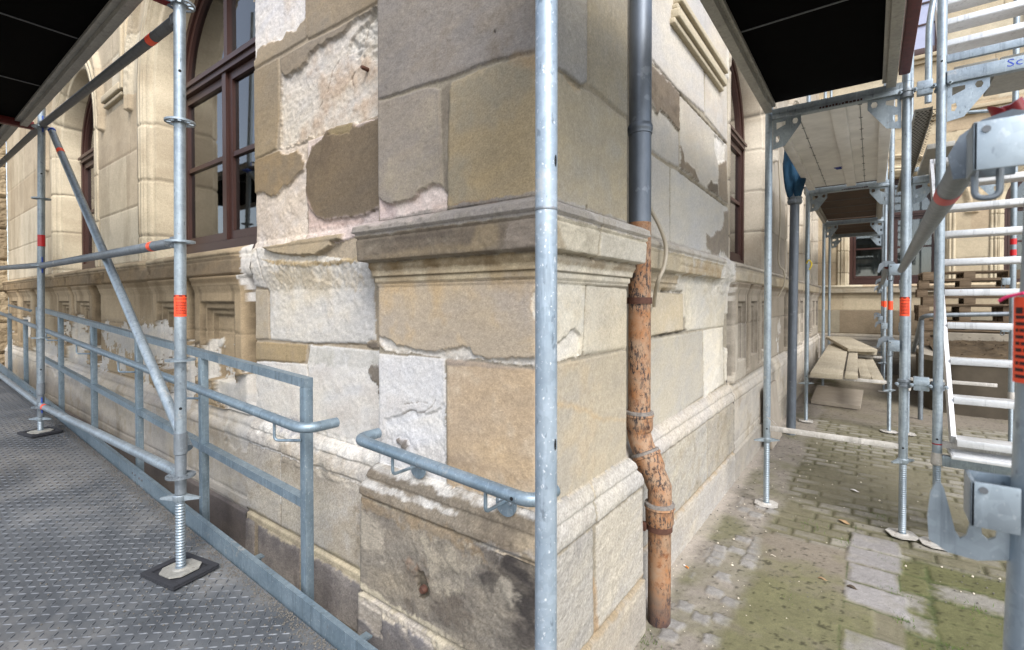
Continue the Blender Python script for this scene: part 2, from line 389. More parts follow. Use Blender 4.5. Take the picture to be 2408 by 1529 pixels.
PROF = [(9, 0), (1.845, 0), (1.832, .05), (1.815, .08), (1.79, .084), (1.785, .072), (1.768, .074), (1.764, .064), (1.757, .07), (1.675, .066), (1.669, .064), (1.664, .03), (1.645, .032),
        (1.625, .022), (1.603, .018), (1.600, .011), (1.578, .011), (1.575, .004), (1.563, .004), (1.560, 0), (.795, 0), (.79, .012), (.765, .034), (.742, .042), (.738, .034), (.715, .054), (.69, .062),
        (.668, .062), (.662, .052), (.652, .057), (.252, .061), (.246, .053), (.236, .053), (.230, .068), (-.4, .075)]
_pz = np.array([p[0] for p in PROF][::-1]); _po = np.array([p[1] for p in PROF][::-1])
def prof(V): return np.interp(V, _pz, _po)
# ================================================================== THE BUILDING
bld = thing('stone_building', 'weathered sandstone building corner with flaking ashlar blocks and brown arched windows', 'building', (-.95, 1.45, 0))
def BG(name, P, C, mat='stone', parent=None):
    P = P - np.array([-.95, 1.45, 0.0]); return grid_obj(name, P, C, mat, parent or bld)
def uv(u0, u1, v0, v1, du, dv):
    nu = max(2, int(round((u1-u0)/du))+1); nv = max(2, int(round((v1-v0)/dv))+1)
    return np.meshgrid(np.linspace(u0, u1, nu), np.linspace(v0, v1, nv))
ZS = {'4': (529.1, 0, .3845), '5': (529.1, 470.3, .3845), '6': (529.1, 999.4, .3464), 'a': (1234.6, 0, .3845), 'b': (1234.6, 470.3, .3845), 'c': (1234.6, 999.4, .3464), 'l': (0, 529.1, .3845), 'd': (0, 0, 1)}
def tr(z, ax, val, *pts):
    ox, oy, s = ZS[z]; r = []
    for x, y in pts:
        p = survey(ox+s*x, oy+s*y, ax, val); r.append((p[0] if ax == 1 else p[1], p[2]))
    return r
YF, YA, XS, XB = 1.32, 1.41, -.88, -.97
# ---- front of the corner pier
U, V = uv(-1.72, -.88, -.06, 3.4, .005, .005); f = Face(U, V, (150, 138, 116)); t = lambda z, *p: tr(z, 1, YF, *p)
f.block([(-1.74, 2.95), (-.8, 2.95), (-.8, 3.6), (-1.74, 3.6)], (158, 140, 110))
f.block(t('4', (918, -900), (2100, -900), (2100, 280), (1885, 318), (1760, 345), (1545, 405), (1400, 470), (1310, 500), (1230, 515), (1090, 565), (918, 615))+[], (150, 138, 124), .22, .10, ((124, 108, 88), .7))
f.block(t('4', (918, 622), (1090, 578), (1230, 528), (1310, 545), (1312, 640), (1328, 1130), (1350, 1330), (918, 1380)), (152, 138, 120), .14, .08, ((165, 150, 120), .5))
f.block(t('4', (1380, 500), (1545, 425), (1760, 355), (1885, 330), (2100, 290), (2100, 1190), (1885, 1225), (1500, 1265), (1370, 1290), (1352, 1270), (1355, 900), (1365, 560)), (168, 146, 104), .16, .10, ((150, 138, 112), .8), rnd=.02, proud=.002)
f.stain(t('4', (1310, 545), (1370, 500), (1355, 1270), (1330, 1130)), (112, 98, 82), .6, .01, .01)
f.spall(t('4', (918, 1190), (990, 1250), (1090, 1230), (1180, 1180), (1220, 1140), (1300, 1125), (1348, 1180), (1352, 1350), (918, 1400)), (206, 180, 166), .009, .004, .08, .12, ((222, 205, 194), .7))
f.stain(t('4', (1405, 1255), (1530, 1235), (1640, 1225), (1740, 1215), (1745, 1235), (1500, 1275)), (178, 122, 54), .9, .012, .012)
f.stain(t('4', (1750, 340), (1990, 300), (1990, 420), (1850, 400)), (176, 138, 84), .6, .03, .04)
f.spall(t('4', (1640, 185), (1655, 180), (1660, 200), (1645, 205)), (60, 50, 42), .012, .001, warp=.003)
# frieze, big tan block, plaster block, orange block
f.block([(-1.74, 1.562), (-.8, 1.562), (-.8, 1.66), (-1.74, 1.66)], (196, 176, 138), .10, .10, ((150, 120, 70), .6), rnd=.004, gap=0, proud=0)
f.block(t('5', (916, 505), (2100, 470), (2100, 1020), (1885, 1008), (1600, 985), (1345, 955), (960, 922), (930, 885), (918, 850)), (194, 172, 140), .14, .07, ((206, 170, 112), .8), rnd=.01)
f.stain(t('5', (1560, 530), (1890, 520), (1890, 800), (1700, 740)), (180, 168, 156), .7, .05, .08)
f.spall(t('5', (925, 835), (960, 840), (1010, 850), (1050, 880), (1130, 905), (1230, 915), (1380, 915), (1440, 895), (1490, 905), (1520, 945), (1600, 975), (1720, 962), (1800, 958), (1880, 962), (2100, 960), (2100, 1035), (1345, 968), (960, 925)), (222, 212, 196), .007, .003)
f.spall(t('5', (1868, 590), (1885, 560), (2060, 540), (2060, 800), (1885, 740)), (222, 214, 200), .006, .003)
f.block(t('5', (880, 932), (1345, 968), (1347, 1300), (1349, 1700), (1349, 1900), (800, 1760)), (226, 219, 209), .05, .05, ((206, 196, 186), .6), rnd=.008, rough=.003)
f.spall(t('5', (980, 1350), (1120, 1290), (1250, 1300), (1345, 1250), (1349, 1900), (880, 1800)), (228, 221, 211), .004, .004, .04, .06)
f.groove(t('5', (1080, 1310), (1130, 1290), (1215, 1300), (1260, 1270), (1280, 1220)), .003, .005, (150, 138, 122))
f.groove(t('5', (1100, 1250), (1180, 1240), (1240, 1245)), .002, .004, (150, 138, 122))
f.spall(t('5', (1050, 1470), (1110, 1460), (1120, 1500), (1100, 1530), (1050, 1500)), (150, 136, 118), -.002, .001)
f.block(t('5', (1350, 972), (1885, 1034), (2100, 1040), (2100, 2400), (1350, 1860)), (204, 172, 128), .14, .10, ((214, 192, 160), .8), rnd=.008)
f.stain(t('5', (1350, 968), (1885, 1030), (1950, 1036), (1950, 1045), (1885, 1042), (1350, 1012)), (160, 142, 122), .9, .006, .006)
tb = lambda z, *p: tr(z, 1, YF-.06, *p)
# plinth of the pier
f.block([(-1.74, .656), (-.8, .656), (-.8, .797), (-1.74, .797)], (158, 140, 112), .14, .14, ((126, 110, 90), .8), rnd=.006, gap=0)
f.block([(-1.74, .243), (-.8, .243), (-.8, .652), (-1.74, .652)], (150, 136, 114), .16, .2, ((108, 98, 88), .9), rnd=.02)
f.block([(-1.74, -.2), (-1.3, -.2), (-1.3, .236), (-1.74, .236)], (142, 134, 128), .14, .16, ((180, 166, 146), .7), rnd=.03)
f.block([(-1.3, -.2), (-.8, -.2), (-.8, .236), (-1.3, .236)], (120, 112, 108), .12, .12, ((170, 155, 135), .7), rnd=.03)
f.stain([(-1.76, .765), (-1.0, .77), (-.9, .79), (-.9, .81), (-1.76, .81)], (228, 222, 212), .85, .02, .02, 0, .6)
f.stain([(-1.76, .70), (-1.2, .71), (-1.2, .735), (-1.76, .735)], (226, 220, 210), .85, .015, .015, 0, .6)
f.stain([(-1.78, .60), (-1.0, .60), (-1.2, .67), (-1.78, .68)], (156, 128, 86), .55, .05, .04, 0, .8)
f.stain([(-1.12, .50), (-.86, .46), (-.86, .66), (-1.0, .655)], (58, 52, 50), .8, .06, .06, 0, .7)
f.stain([(-1.1, .66), (-.86, .66), (-.86, .71), (-1.05, .69)], (176, 168, 158), .7, .04, .04, 0, .8)
f.stain([(-1.02, .1), (-.86, .1), (-.86, .48), (-1.0, .45)], (76, 68, 62), .75, .08, .08, 0, .8)
f.stain([(-1.55, .3), (-1.1, .28), (-1.1, .42), (-1.5, .5)], (104, 90, 74), .6, .1, .1, 0, .9)
f.stain([(-1.76, .45), (-1.62, .42), (-1.6, .6), (-1.76, .62)], (186, 172, 148), .6, .06, .05, 0, .9)
f.stain([(-1.35, .40), (-1.15, .46), (-1.1, .60), (-1.4, .58)], (178, 164, 138), .7, .08, .06, 0, .9)
f.stain([(-1.02, .5), (-.95, .49), (-.95, .57), (-1.0, .585)], (190, 176, 152), .8, .04, .03, 0, .8)
f.stain([(-1.48, .46), (-1.36, .41), (-1.34, .44), (-1.46, .50)], (150, 108, 74), .5, .03, .03, 0, .9)
f.spall(tb('6', (1285, 1050), (1300, 990), (1340, 1010), (1385, 1110), (1380, 1160), (1330, 1190), (1300, 1160)), (98, 86, 66), .008, .004, warp=.02)
f.stain([(-1.76, .2), (-1.0, .2), (-1.0, .27), (-1.76, .28)], (206, 190, 156), .9, .03, .02, 0, .6)
f.spall([(-1.76, .14), (-1.6, .10), (-1.6, .21), (-1.5, .2), (-1.3, .19), (-1.3, .235), (-1.76, .24)], (196, 180, 156), .004, .003, warp=.03)
# cornice slab colours
for poly, col, al, sf in ((((-1.76, 1.775), (-.8, 1.775), (-.8, 1.86), (-1.76, 1.86)), (150, 140, 130), 1, .006), (((-1.76, 1.665), (-.8, 1.665), (-.8, 1.775), (-1.76, 1.775)), (122, 106, 86), 1, .006),
                          (((-1.7, 1.66), (-1.1, 1.66), (-1.0, 1.70), (-1.3, 1.72), (-1.7, 1.69)), (150, 128, 90), .6, .04), (((-1.15, 1.67), (-1.0, 1.67), (-.99, 1.77), (-1.1, 1.77)), (164, 140, 98), .6, .04),
                          (((-.99, 1.66), (-.8, 1.66), (-.8, 1.775), (-.97, 1.775)), (150, 134, 116), .85, .02), (((-1.7, 1.72), (-1.2, 1.73), (-1.2, 1.77), (-1.7, 1.77)), (92, 81, 70), .7, .05)):
    f.stain(list(poly), col, al, .012, sf, 0, .1)
f.stain([(-1.76, 1.625), (-.8, 1.625), (-.8, 1.664), (-1.76, 1.664)], (120, 92, 44), .8, .008, .012, 0, .3)
o = prof(V)
f.H += np.clip(-.006*np.abs(f.n2)-.004*np.abs(f.n3), -1, 0)*((o > .02) & (V > .2))
def corner(f, base, tang, norm, lo=True, hi=True):
    """outward displacement with mitred ends"""
    U = f.U; o = prof(f.V); u0, u1 = U.min(), U.max()
    e = np.ones(U.shape); 
    if hi: e = e*np.clip((u1-U)/.025, 0, 1)
    if lo: e = e*np.clip((U-u0)/.025, 0, 1)
    r = np.sqrt(np.clip(1-(1-e)**2, 0, 1)); Hh = o+f.H*e-.010*(1-r)
    sh = 0
    if hi: sh = sh+Hh*np.clip(1-(u1-U)/.10, 0, 1)
    if lo: sh = sh-Hh*np.clip(1-(U-u0)/.10, 0, 1)
    X = base[0]+tang[0]*(U+sh)+norm[0]*Hh; Y = base[1]+tang[1]*(U+sh)+norm[1]*Hh
    return np.stack([X, Y, f.V], -1)
BANDS = ((-9, .245, 'base_course'), (.245, .797, 'plinth'), (.797, 1.60, 'wall'), (1.60, 1.845, 'cornice'), (1.845, 9, 'wall'))
_rng = np.random.default_rng(4)
def banded(f, P, names=None):
    g_ = _rng.normal(0, 1, f.U.shape); am = np.where(f.V < .80, .11, .04); f.C = f.C*np.clip(1+am*g_, .4, 1.6)[..., None]
    v = f.V[:, 0]
    for a, b, nm in BANDS:
        i = np.where((v >= a-1e-6) & (v <= b+(v[1]-v[0])+1e-4))[0]
        if len(i) > 1: BG(nm if nm != 'wall' else 'corner_pier' if names else 'wall', P[i], f.C[i])
banded(f, corner(f, (0, YF), (1, 0), (0, -1)), 1)
# ---- right-hand side of the corner pier
U, V = uv(1.32, 2.05, -.06, 3.4, .005, .005); f = Face(U, V, (160, 148, 124)); t = lambda z, *p: tr(z, 0, XS, *p)
f.block([(1.2, 2.9), (2.1, 2.9), (2.1, 3.6), (1.2, 3.6)], (180, 168, 144))
f.block(t('a', (0, -900), (385, -900), (387, 505), (350, 520), (200, 412), (0, 285)), (172, 166, 156), .14, .08, ((184, 178, 166), .6))
f.block(t('a', (391, -900), (660, -900), (660, 740), (632, 722), (560, 668), (392, 520)), (172, 160, 134), .16, .09, ((160, 154, 142), .6), rnd=.016)
f.block(t('a', (0, 290), (200, 425), (350, 532), (390, 545), (632, 735), (660, 755), (660, 1390), (540, 1340), (200, 1250), (0, 1205)), (184, 170, 140), .12, .08, ((176, 168, 150), .8), rnd=.016)
f.spall(t('a', (215, 440), (350, 528), (310, 570), (280, 530)), (196, 172, 130), .005, .002)
f.stain(t('a', (200, 410), (370, 520), (365, 545), (200, 435)), (110, 98, 74), .8, .012, .012)
f.block([(1.2, 1.562), (2.1, 1.562), (2.1, 1.66), (1.2, 1.66)], (214, 204, 180), .1, .08, ((190, 176, 150), .6), rnd=.004, gap=0)
f.block(t('b', (-20, 480), (200, 505), (374, 515), (362, 880), (350, 955), (200, 992), (-20, 1030)), (220, 212, 192), .1, .07, ((208, 192, 158), .6))
f.spall(t('b', (195, 870), (250, 820), (310, 785), (345, 830), (345, 945), (200, 992), (150, 1000)), (220, 212, 196), .007, .004)
f.block(t('b', (380, 515), (660, 548), (660, 905), (620, 915), (372, 955), (358, 930), (366, 800)), (204, 192, 168), .1, .08, ((214, 204, 180), .7), rnd=.018)
f.block(t('b', (-20, 1042), (200, 1000), (620, 920), (660, 912), (660, 1640), (-20, 2100)), (184, 172, 150), .1, .07, ((196, 174, 136), .7), rnd=.012)
f.stain(t('b', (-20, 1260), (120, 1230), (300, 1240), (470, 1330), (640, 1340), (640, 1360), (460, 1350), (300, 1270), (120, 1255), (-20, 1300)), (206, 172, 116), .7, .02, .02)
f.block([(1.2, .656), (1.62, .656), (1.67, .797), (1.2, .797)], (184, 178, 168), .08, .10, ((160, 150, 134), .6), rnd=.006, gap=.002)
f.block([(1.63, .656), (2.1, .656), (2.1, .797), (1.68, .797)], (190, 184, 174), .08, .10, ((164, 154, 140), .6), rnd=.006, gap=.002)
f.block([(1.2, .243), (1.615, .243), (1.615, .652), (1.2, .652)], (176, 170, 160), .08, .10, ((150, 144, 136), .7), rnd=.02)
f.block([(1.635, .243), (2.2, .243), (2.2, .652), (1.635, .652)], (188, 180, 166), .08, .10, ((160, 154, 148), .7), rnd=.02)
f.block([(1.2, -.2), (2.2, -.2), (2.2, .236), (1.2, .236)], (182, 170, 150), .10, .10, ((158, 148, 132), .7), rnd=.03)
f.stain([(1.3, .225), (2.1, .225), (2.1, .26), (1.3, .26)], (168, 142, 98), .8, .015, .015)
f.stain([(1.605, .24), (1.65, .24), (1.64, .42), (1.615, .5)], (176, 142, 96), .8, .015, .012)
for poly, col, al, sf in ((((1.2, 1.775), (2.2, 1.775), (2.2, 1.86), (1.2, 1.86)), (188, 180, 168), 1, .006), (((1.2, 1.665), (2.2, 1.665), (2.2, 1.775), (1.2, 1.775)), (212, 200, 172), 1, .006),
                          (((1.2, 1.66), (1.42, 1.66), (1.38, 1.775), (1.2, 1.775)), (172, 152, 116), .8, .03), (((1.2, 1.775), (1.62, 1.775), (1.5, 1.86), (1.2, 1.86)), (150, 142, 132), .7, .03), (((1.66, 1.66), (2.2, 1.66), (2.2, 1.76), (1.66, 1.76)), (208, 200, 182), .8, .01)):
    f.stain(list(poly), col, al, .012, sf, 0, .1)
f.groove([(1.655, 1.86), (1.66, 1.78), (1.64, 1.66)], .008, .02, (120, 108, 84))
f.stain([(1.2, 1.625), (2.1, 1.625), (2.1, 1.664), (1.2, 1.664)], (150, 124, 78), .6, .008, .012, 0, .3)
o = prof(V); f.H += np.clip(-.005*np.abs(f.n2)-.004*np.abs(f.n3), -1, 0)*((o > .02) & (V > .2))
banded(f, corner(f, (XS, 0), (0, 1), (1, 0)), 1)
# ---- the two hidden returns of the pier
for (u0, u1, base, tang, norm) in ((-1.41, -1.32, (-1.72, 0), (0, -1), (-1, 0)), (.88, .98, (0, 2.05), (-1, 0), (0, 1))):
    U, V = uv(u0, u1, -.06, 3.4, .01, .005); f = Face(U, V)
    f.block([(u0-1, -1), (u1+1, -1), (u1+1, 4), (u0-1, 4)], (175, 160, 135)); banded(f, corner(f, base, tang, norm, base[0] == 0, base[0] != 0), 1)
# ---- left wall between the pier and the first window
U, V = uv(-3.0, -1.70, -.06, 3.9, .006, .0055); f = Face(U, V, (168, 150, 122)); t = lambda z, *p: tr(z, 1, YA, *p)
f.block([(-3.1, 2.9), (-2.6, 2.9), (-2.6, 3.42), (-3.1, 3.42)], (172, 150, 116)); f.block([(-2.58, 2.9), (-1.6, 2.9), (-1.6, 3.42), (-2.58, 3.42)], (162, 140, 108)); f.block([(-3.1, 3.43), (-1.6, 3.43), (-1.6, 4), (-3.1, 4)], (190, 172, 140))
f.block(t('4', (140, -200), (491, -200), (495, 238), (330, 335), (150, 432)), (166, 146, 116), .12, .08)
f.spall(t('4', (100, -260), (488, -260), (490, 120), (465, 135), (435, 190), (375, 185), (350, 250), (300, 255), (250, 265), (200, 310), (185, 370), (100, 400)), (228, 218, 208), .006, .003, .05, .06, ((205, 178, 146), .5))
f.block(t('4', (500, -200), (960, -200), (960, -5), (890, 38), (700, 143), (503, 244)), (162, 140, 106), .12, .08, ((140, 128, 112), .6))
f.block(t('4', (140, 450), (325, 352), (330, 700), (312, 915), (140, 1000)), (160, 140, 108), .12, .08, ((146, 132, 112), .6))
f.block(t('4', (336, 350), (500, 255), (700, 158), (880, 50), (960, 10), (960, 700), (800, 750), (500, 845), (332, 915)), (154, 136, 110), .1, .08)
f.spall(t('4', (338, 440), (385, 465), (410, 430), (450, 410), (490, 375), (520, 320), (590, 265), (650, 230), (720, 200), (750, 150), (785, 115), (880, 60), (970, 10), (970, 700), (800, 752), (500, 850), (330, 918)), (212, 200, 184), .010, .005, .08, .12, ((190, 160, 128), .8), warp=.016)
f.spall(t('4', (720, 330), (790, 180), (880, 60), (960, 30), (960, 430), (900, 400), (860, 330), (780, 340)), (206, 197, 182), .008, .012, .1, .16, ((176, 160, 138), .7), warp=.03, keep=True)
for g in (((610, 560), (640, 430), (680, 360)), ((830, 260), (845, 150), (880, 90)), ((560, 660), (580, 620)), ((770, 520), (760, 470), (775, 440))): f.groove(t('4', *g), .004, .008, (120, 100, 76))
f.block(t('4', (120, 1000), (310, 925), (420, 895), (496, 868), (500, 1500), (100, 1560)), (152, 128, 90), .14, .08, ((136, 118, 92), .7))
f.spall(t('4', (100, 1215), (160, 1200), (195, 1180), (240, 1175), (275, 1205), (310, 1190), (345, 1150), (390, 1120), (440, 1070), (475, 1040), (485, 990), (440, 925), (380, 950), (310, 925), (320, 908), (500, 858), (505, 1620), (100, 1620)), (218, 202, 186), .007, .004, .06, .10, ((200, 178, 152), .7))
f.block(t('4', (504, 862), (620, 815), (800, 755), (970, 708), (970, 1400), (507, 1560)), (208, 184, 170), .06, .10, ((222, 206, 196), .6), rough=.004)
f.spall(t('4', (625, 790), (700, 765), (780, 742), (808, 765), (850, 755), (970, 712), (970, 1270), (850, 1325), (700, 1345), (620, 1358), (560, 1330), (525, 1280), (500, 1180), (498, 1020), (540, 890), (600, 850)), (122, 103, 76), -.007, .001, .14, .06, ((104, 86, 64), .7), warp=.006)
f.spall(t('4', (640, 790), (780, 745), (790, 770), (770, 825), (640, 830)), (150, 130, 88), -.004, .001, warp=.008)
f.stain(t('4', (505, 1180), (560, 1330), (620, 1358), (700, 1345), (850, 1330), (850, 1360), (600, 1400), (507, 1400)), (206, 172, 156), .6, .012, .02)
# broken cornice, plaster blocks and remains of tan skin below it
f.block(t('5', (-300, 540), (262, 548), (270, 852), (165, 858), (-300, 840)), (186, 168, 138), .12, .08, ((170, 144, 100), .6))
f.block(t('5', (120, 300), (250, 290), (905, 380), (922, 855), (880, 862), (870, 880), (510, 878), (275, 855), (268, 545), (120, 520)), (214, 205, 190), .07, .08, ((196, 176, 142), .5), rough=.004)
f.stain(t('5', (300, 430), (880, 420), (860, 560), (330, 540)), (202, 182, 148), .7, .06, .06, 0, .5)
f.spall(t('5', (235, 360), (640, 380), (830, 350), (860, 390), (640, 410), (380, 410)), (180, 154, 104), -.002, .003, keep=True)
f.block(t('5', (165, 862), (500, 884), (486, 990), (455, 1005), (380, 995), (230, 985), (165, 985)), (178, 150, 98), .12, .08, ((158, 136, 104), .7))
f.block(t('5', (-300, 1050), (230, 985), (500, 1000), (520, 885), (990, 925), (990, 2000), (-300, 1650)), (226, 218, 205), .05, .06, ((208, 196, 182), .6), rough=.003)
f.stain(t('5', (505, 885), (930, 920), (980, 1000), (960, 1080), (700, 1040), (510, 1000)), (190, 184, 170), .8, .04, .05, 0, .6)
f.spall(t('5', (900, 1010), (970, 985), (1040, 1000), (1040, 1120), (990, 1230), (975, 1310), (960, 1300), (930, 1180), (915, 1120), (880, 1060)), (138, 124, 106), -.003, .001, .1, .1, warp=.03)
f.spall(t('5', (855, 880), (910, 850), (940, 890), (960, 925), (900, 915)), (132, 116, 96), -.003, .001, warp=.01)
f.groove(t('5', (500, 880), (700, 885), (880, 888)), .004, .006, (140, 120, 90))
f.groove(t('5', (270, 560), (272, 700), (276, 850)), .005, .008, (150, 132, 104)); f.groove(t('5', (500, 880), (503, 1000), (520, 1200)), .004, .006, (170, 152, 120))
for g in (((150, 1130), (190, 1150), (205, 1210)), ((100, 1100), (120, 1190)), ((200, 300), (245, 420), (250, 500))): f.groove(t('5', *g), .006, .010, (130, 112, 88))
# plinth on the left wall
f.block([(-3.2, .656), (-1.6, .656), (-1.6, .80), (-3.2, .80)], (206, 194, 176), .08, .12, ((176, 158, 132), .7), rnd=.006, gap=0, rough=.005)
for a, b in ((-3.3, -2.612), (-2.608, -1.6)): f.block([(a, .255), (b, .255), (b, .652), (a, .652)], (200, 187, 166), .10, .14, ((172, 156, 130), .8), rnd=.02)
for a, b in ((-3.3, -2.9), (-2.86, -2.4), (-2.36, -1.6)): f.block([(a, -.2), (b, -.2), (b, .20), (a, .20)], (138, 128, 122), .14, .16, ((162, 152, 142), .8), rnd=.03)
f.stain([(-3.2, .19), (-1.6, .19), (-1.6, .27), (-3.2, .27)], (204, 186, 146), .9, .03, .03, 0, .4)
f.stain([(-2.9, .72), (-1.7, .74), (-1.7, .83), (-2.9, .83)], (232, 226, 216), .8, .03, .03, 0, .5)
f.stain([(-2.5, .55), (-1.9, .5), (-1.75, .7), (-2.4, .72)], (196, 180, 156), .7, .08, .06, 0, .8)
f.stain([(-1.95, .3), (-1.72, .3), (-1.72, .62), (-1.9, .6)], (140, 122, 94), .6, .06, .06, 0, .8)
f.stain([(-2.75, .78), (-2.35, .76), (-2.3, .84), (-2.7, .86)], (150, 148, 160), .6, .04, .04, 0, .8)
o = prof(V)
rem = sdf(U, V+.01*f.wv, t('5', (255, 290), (500, 245), (745, 203), (745, 245), (690, 262), (690, 292), (600, 345), (440, 345), (300, 320)))
k = np.clip(rem/.006, 0, 1); up = (V > 1.56) & (V < 1.9)
oo = np.where(up, np.clip(1-(V-1.56)/.29, 0, 1)*0+np.interp(V, [1.56, 1.62, 1.7, 1.76, 1.84, 1.86], [0, .012, .030, .024, .010, 0]), o)
oo = np.where(up, oo+k*np.where(V > 1.80, .034, .030), oo)
f.C = np.where((k > 0)[..., None], f.mott(np.s_[:, :], (166, 146, 112), .15, .15), f.C); f.H = np.where(k > 0, -.002, f.H)
f.C = np.where(((k > 0) & (rem > 0) & (V > np.interp(U, [-2.8, -1.85], [1.815, 1.835])))[..., None], f.mott(np.s_[:, :], (168, 160, 150), .1, .1), f.C)
f.H += .010*f.n2*((V > .62) & (V < .82)) + np.where(up & (k == 0), .003*f.n2+.002*f.n3, 0)
banded(f, np.stack([U, YA-(oo+f.H), V], -1))
# ---- generic ashlar for everything further away
def ashlar(f, seed, pal, v0=1.84, hc=.49, wb=.9, soot=.0):
    U, V = f.U, f.V; r = np.floor((V-v0)/hc); off = _h(r, r*0, seed)*wb; ww = wb*(.8+.4*_h(r, r*0+3, seed))
    bx = np.floor((U+off)/ww); du = np.abs((U+off)/ww-bx-.5)*-1*ww+.5*ww; dv = (.5-np.abs((V-v0)/hc-r-.5))*hc
    d = np.minimum(du, dv)+.003*f.n3; f.H = -.008*np.clip(1-d/.008, 0, 1)**.7+.002*f.n2
    h = _h(bx, r, seed+5); P = np.array([srgb(*c, K) for c in pal]); i = np.minimum((h*len(pal)).astype(int), len(pal)-1)
    C = P[i]*(1+.14*f.n1+.10*f.n2+.04*f.n3)[..., None]
    j = np.clip(1-d/.006, 0, 1)[..., None]; C = C*(1-.55*j)
    if soot: s_ = np.clip(fbm(U, V*.25, 5, 4, seed+9)*1.6, 0, 1)[..., None]*soot; C = C*(1-s_)+np.array(srgb(120, 96, 58, K))*s_
    f.C = C
def plaster(f, seed, amt, lo, hi, col=(212, 203, 188)):
    m = fbm(f.U, f.V, 1.7, 6, seed, .6)+.15*f.n3-.55+amt; m = m-3*np.clip(lo-f.V, 0, 1)-3*np.clip(f.V-hi, 0, 1)
    k = m > 0; f.H = np.where(k, f.H*.55-.006+.003*f.n2, f.H); f.C = np.where(k[..., None], f.mott(np.s_[:, :], col, .06, .08), f.C)
PALA = [(206, 188, 154), (192, 170, 134), (214, 198, 166), (198, 178, 144)]
PALB = [(180, 168, 148), (170, 156, 134), (192, 180, 160), (164, 152, 134)]
PALC = [(212, 192, 152), (204, 182, 142), (218, 202, 166), (200, 174, 134)]
SPR = 3.3
PALL = [(188, 162, 120), (174, 148, 106), (198, 174, 132), (182, 156, 114)]
JP = [(-.03, -.012), (0, .0), (0, .012), (.048, .012), (.053, -.004), (.060, -.004), (.064, .012), (.102, .014), (.106, -.008), (.112, -.008), (.116, .004), (.124, .002), (.128, -.02), (.136, -.02), (.142, -.012), (.152, -.05), (.165, -.058), (.19, -.06), (.205, -.07), (.215, -.28)]
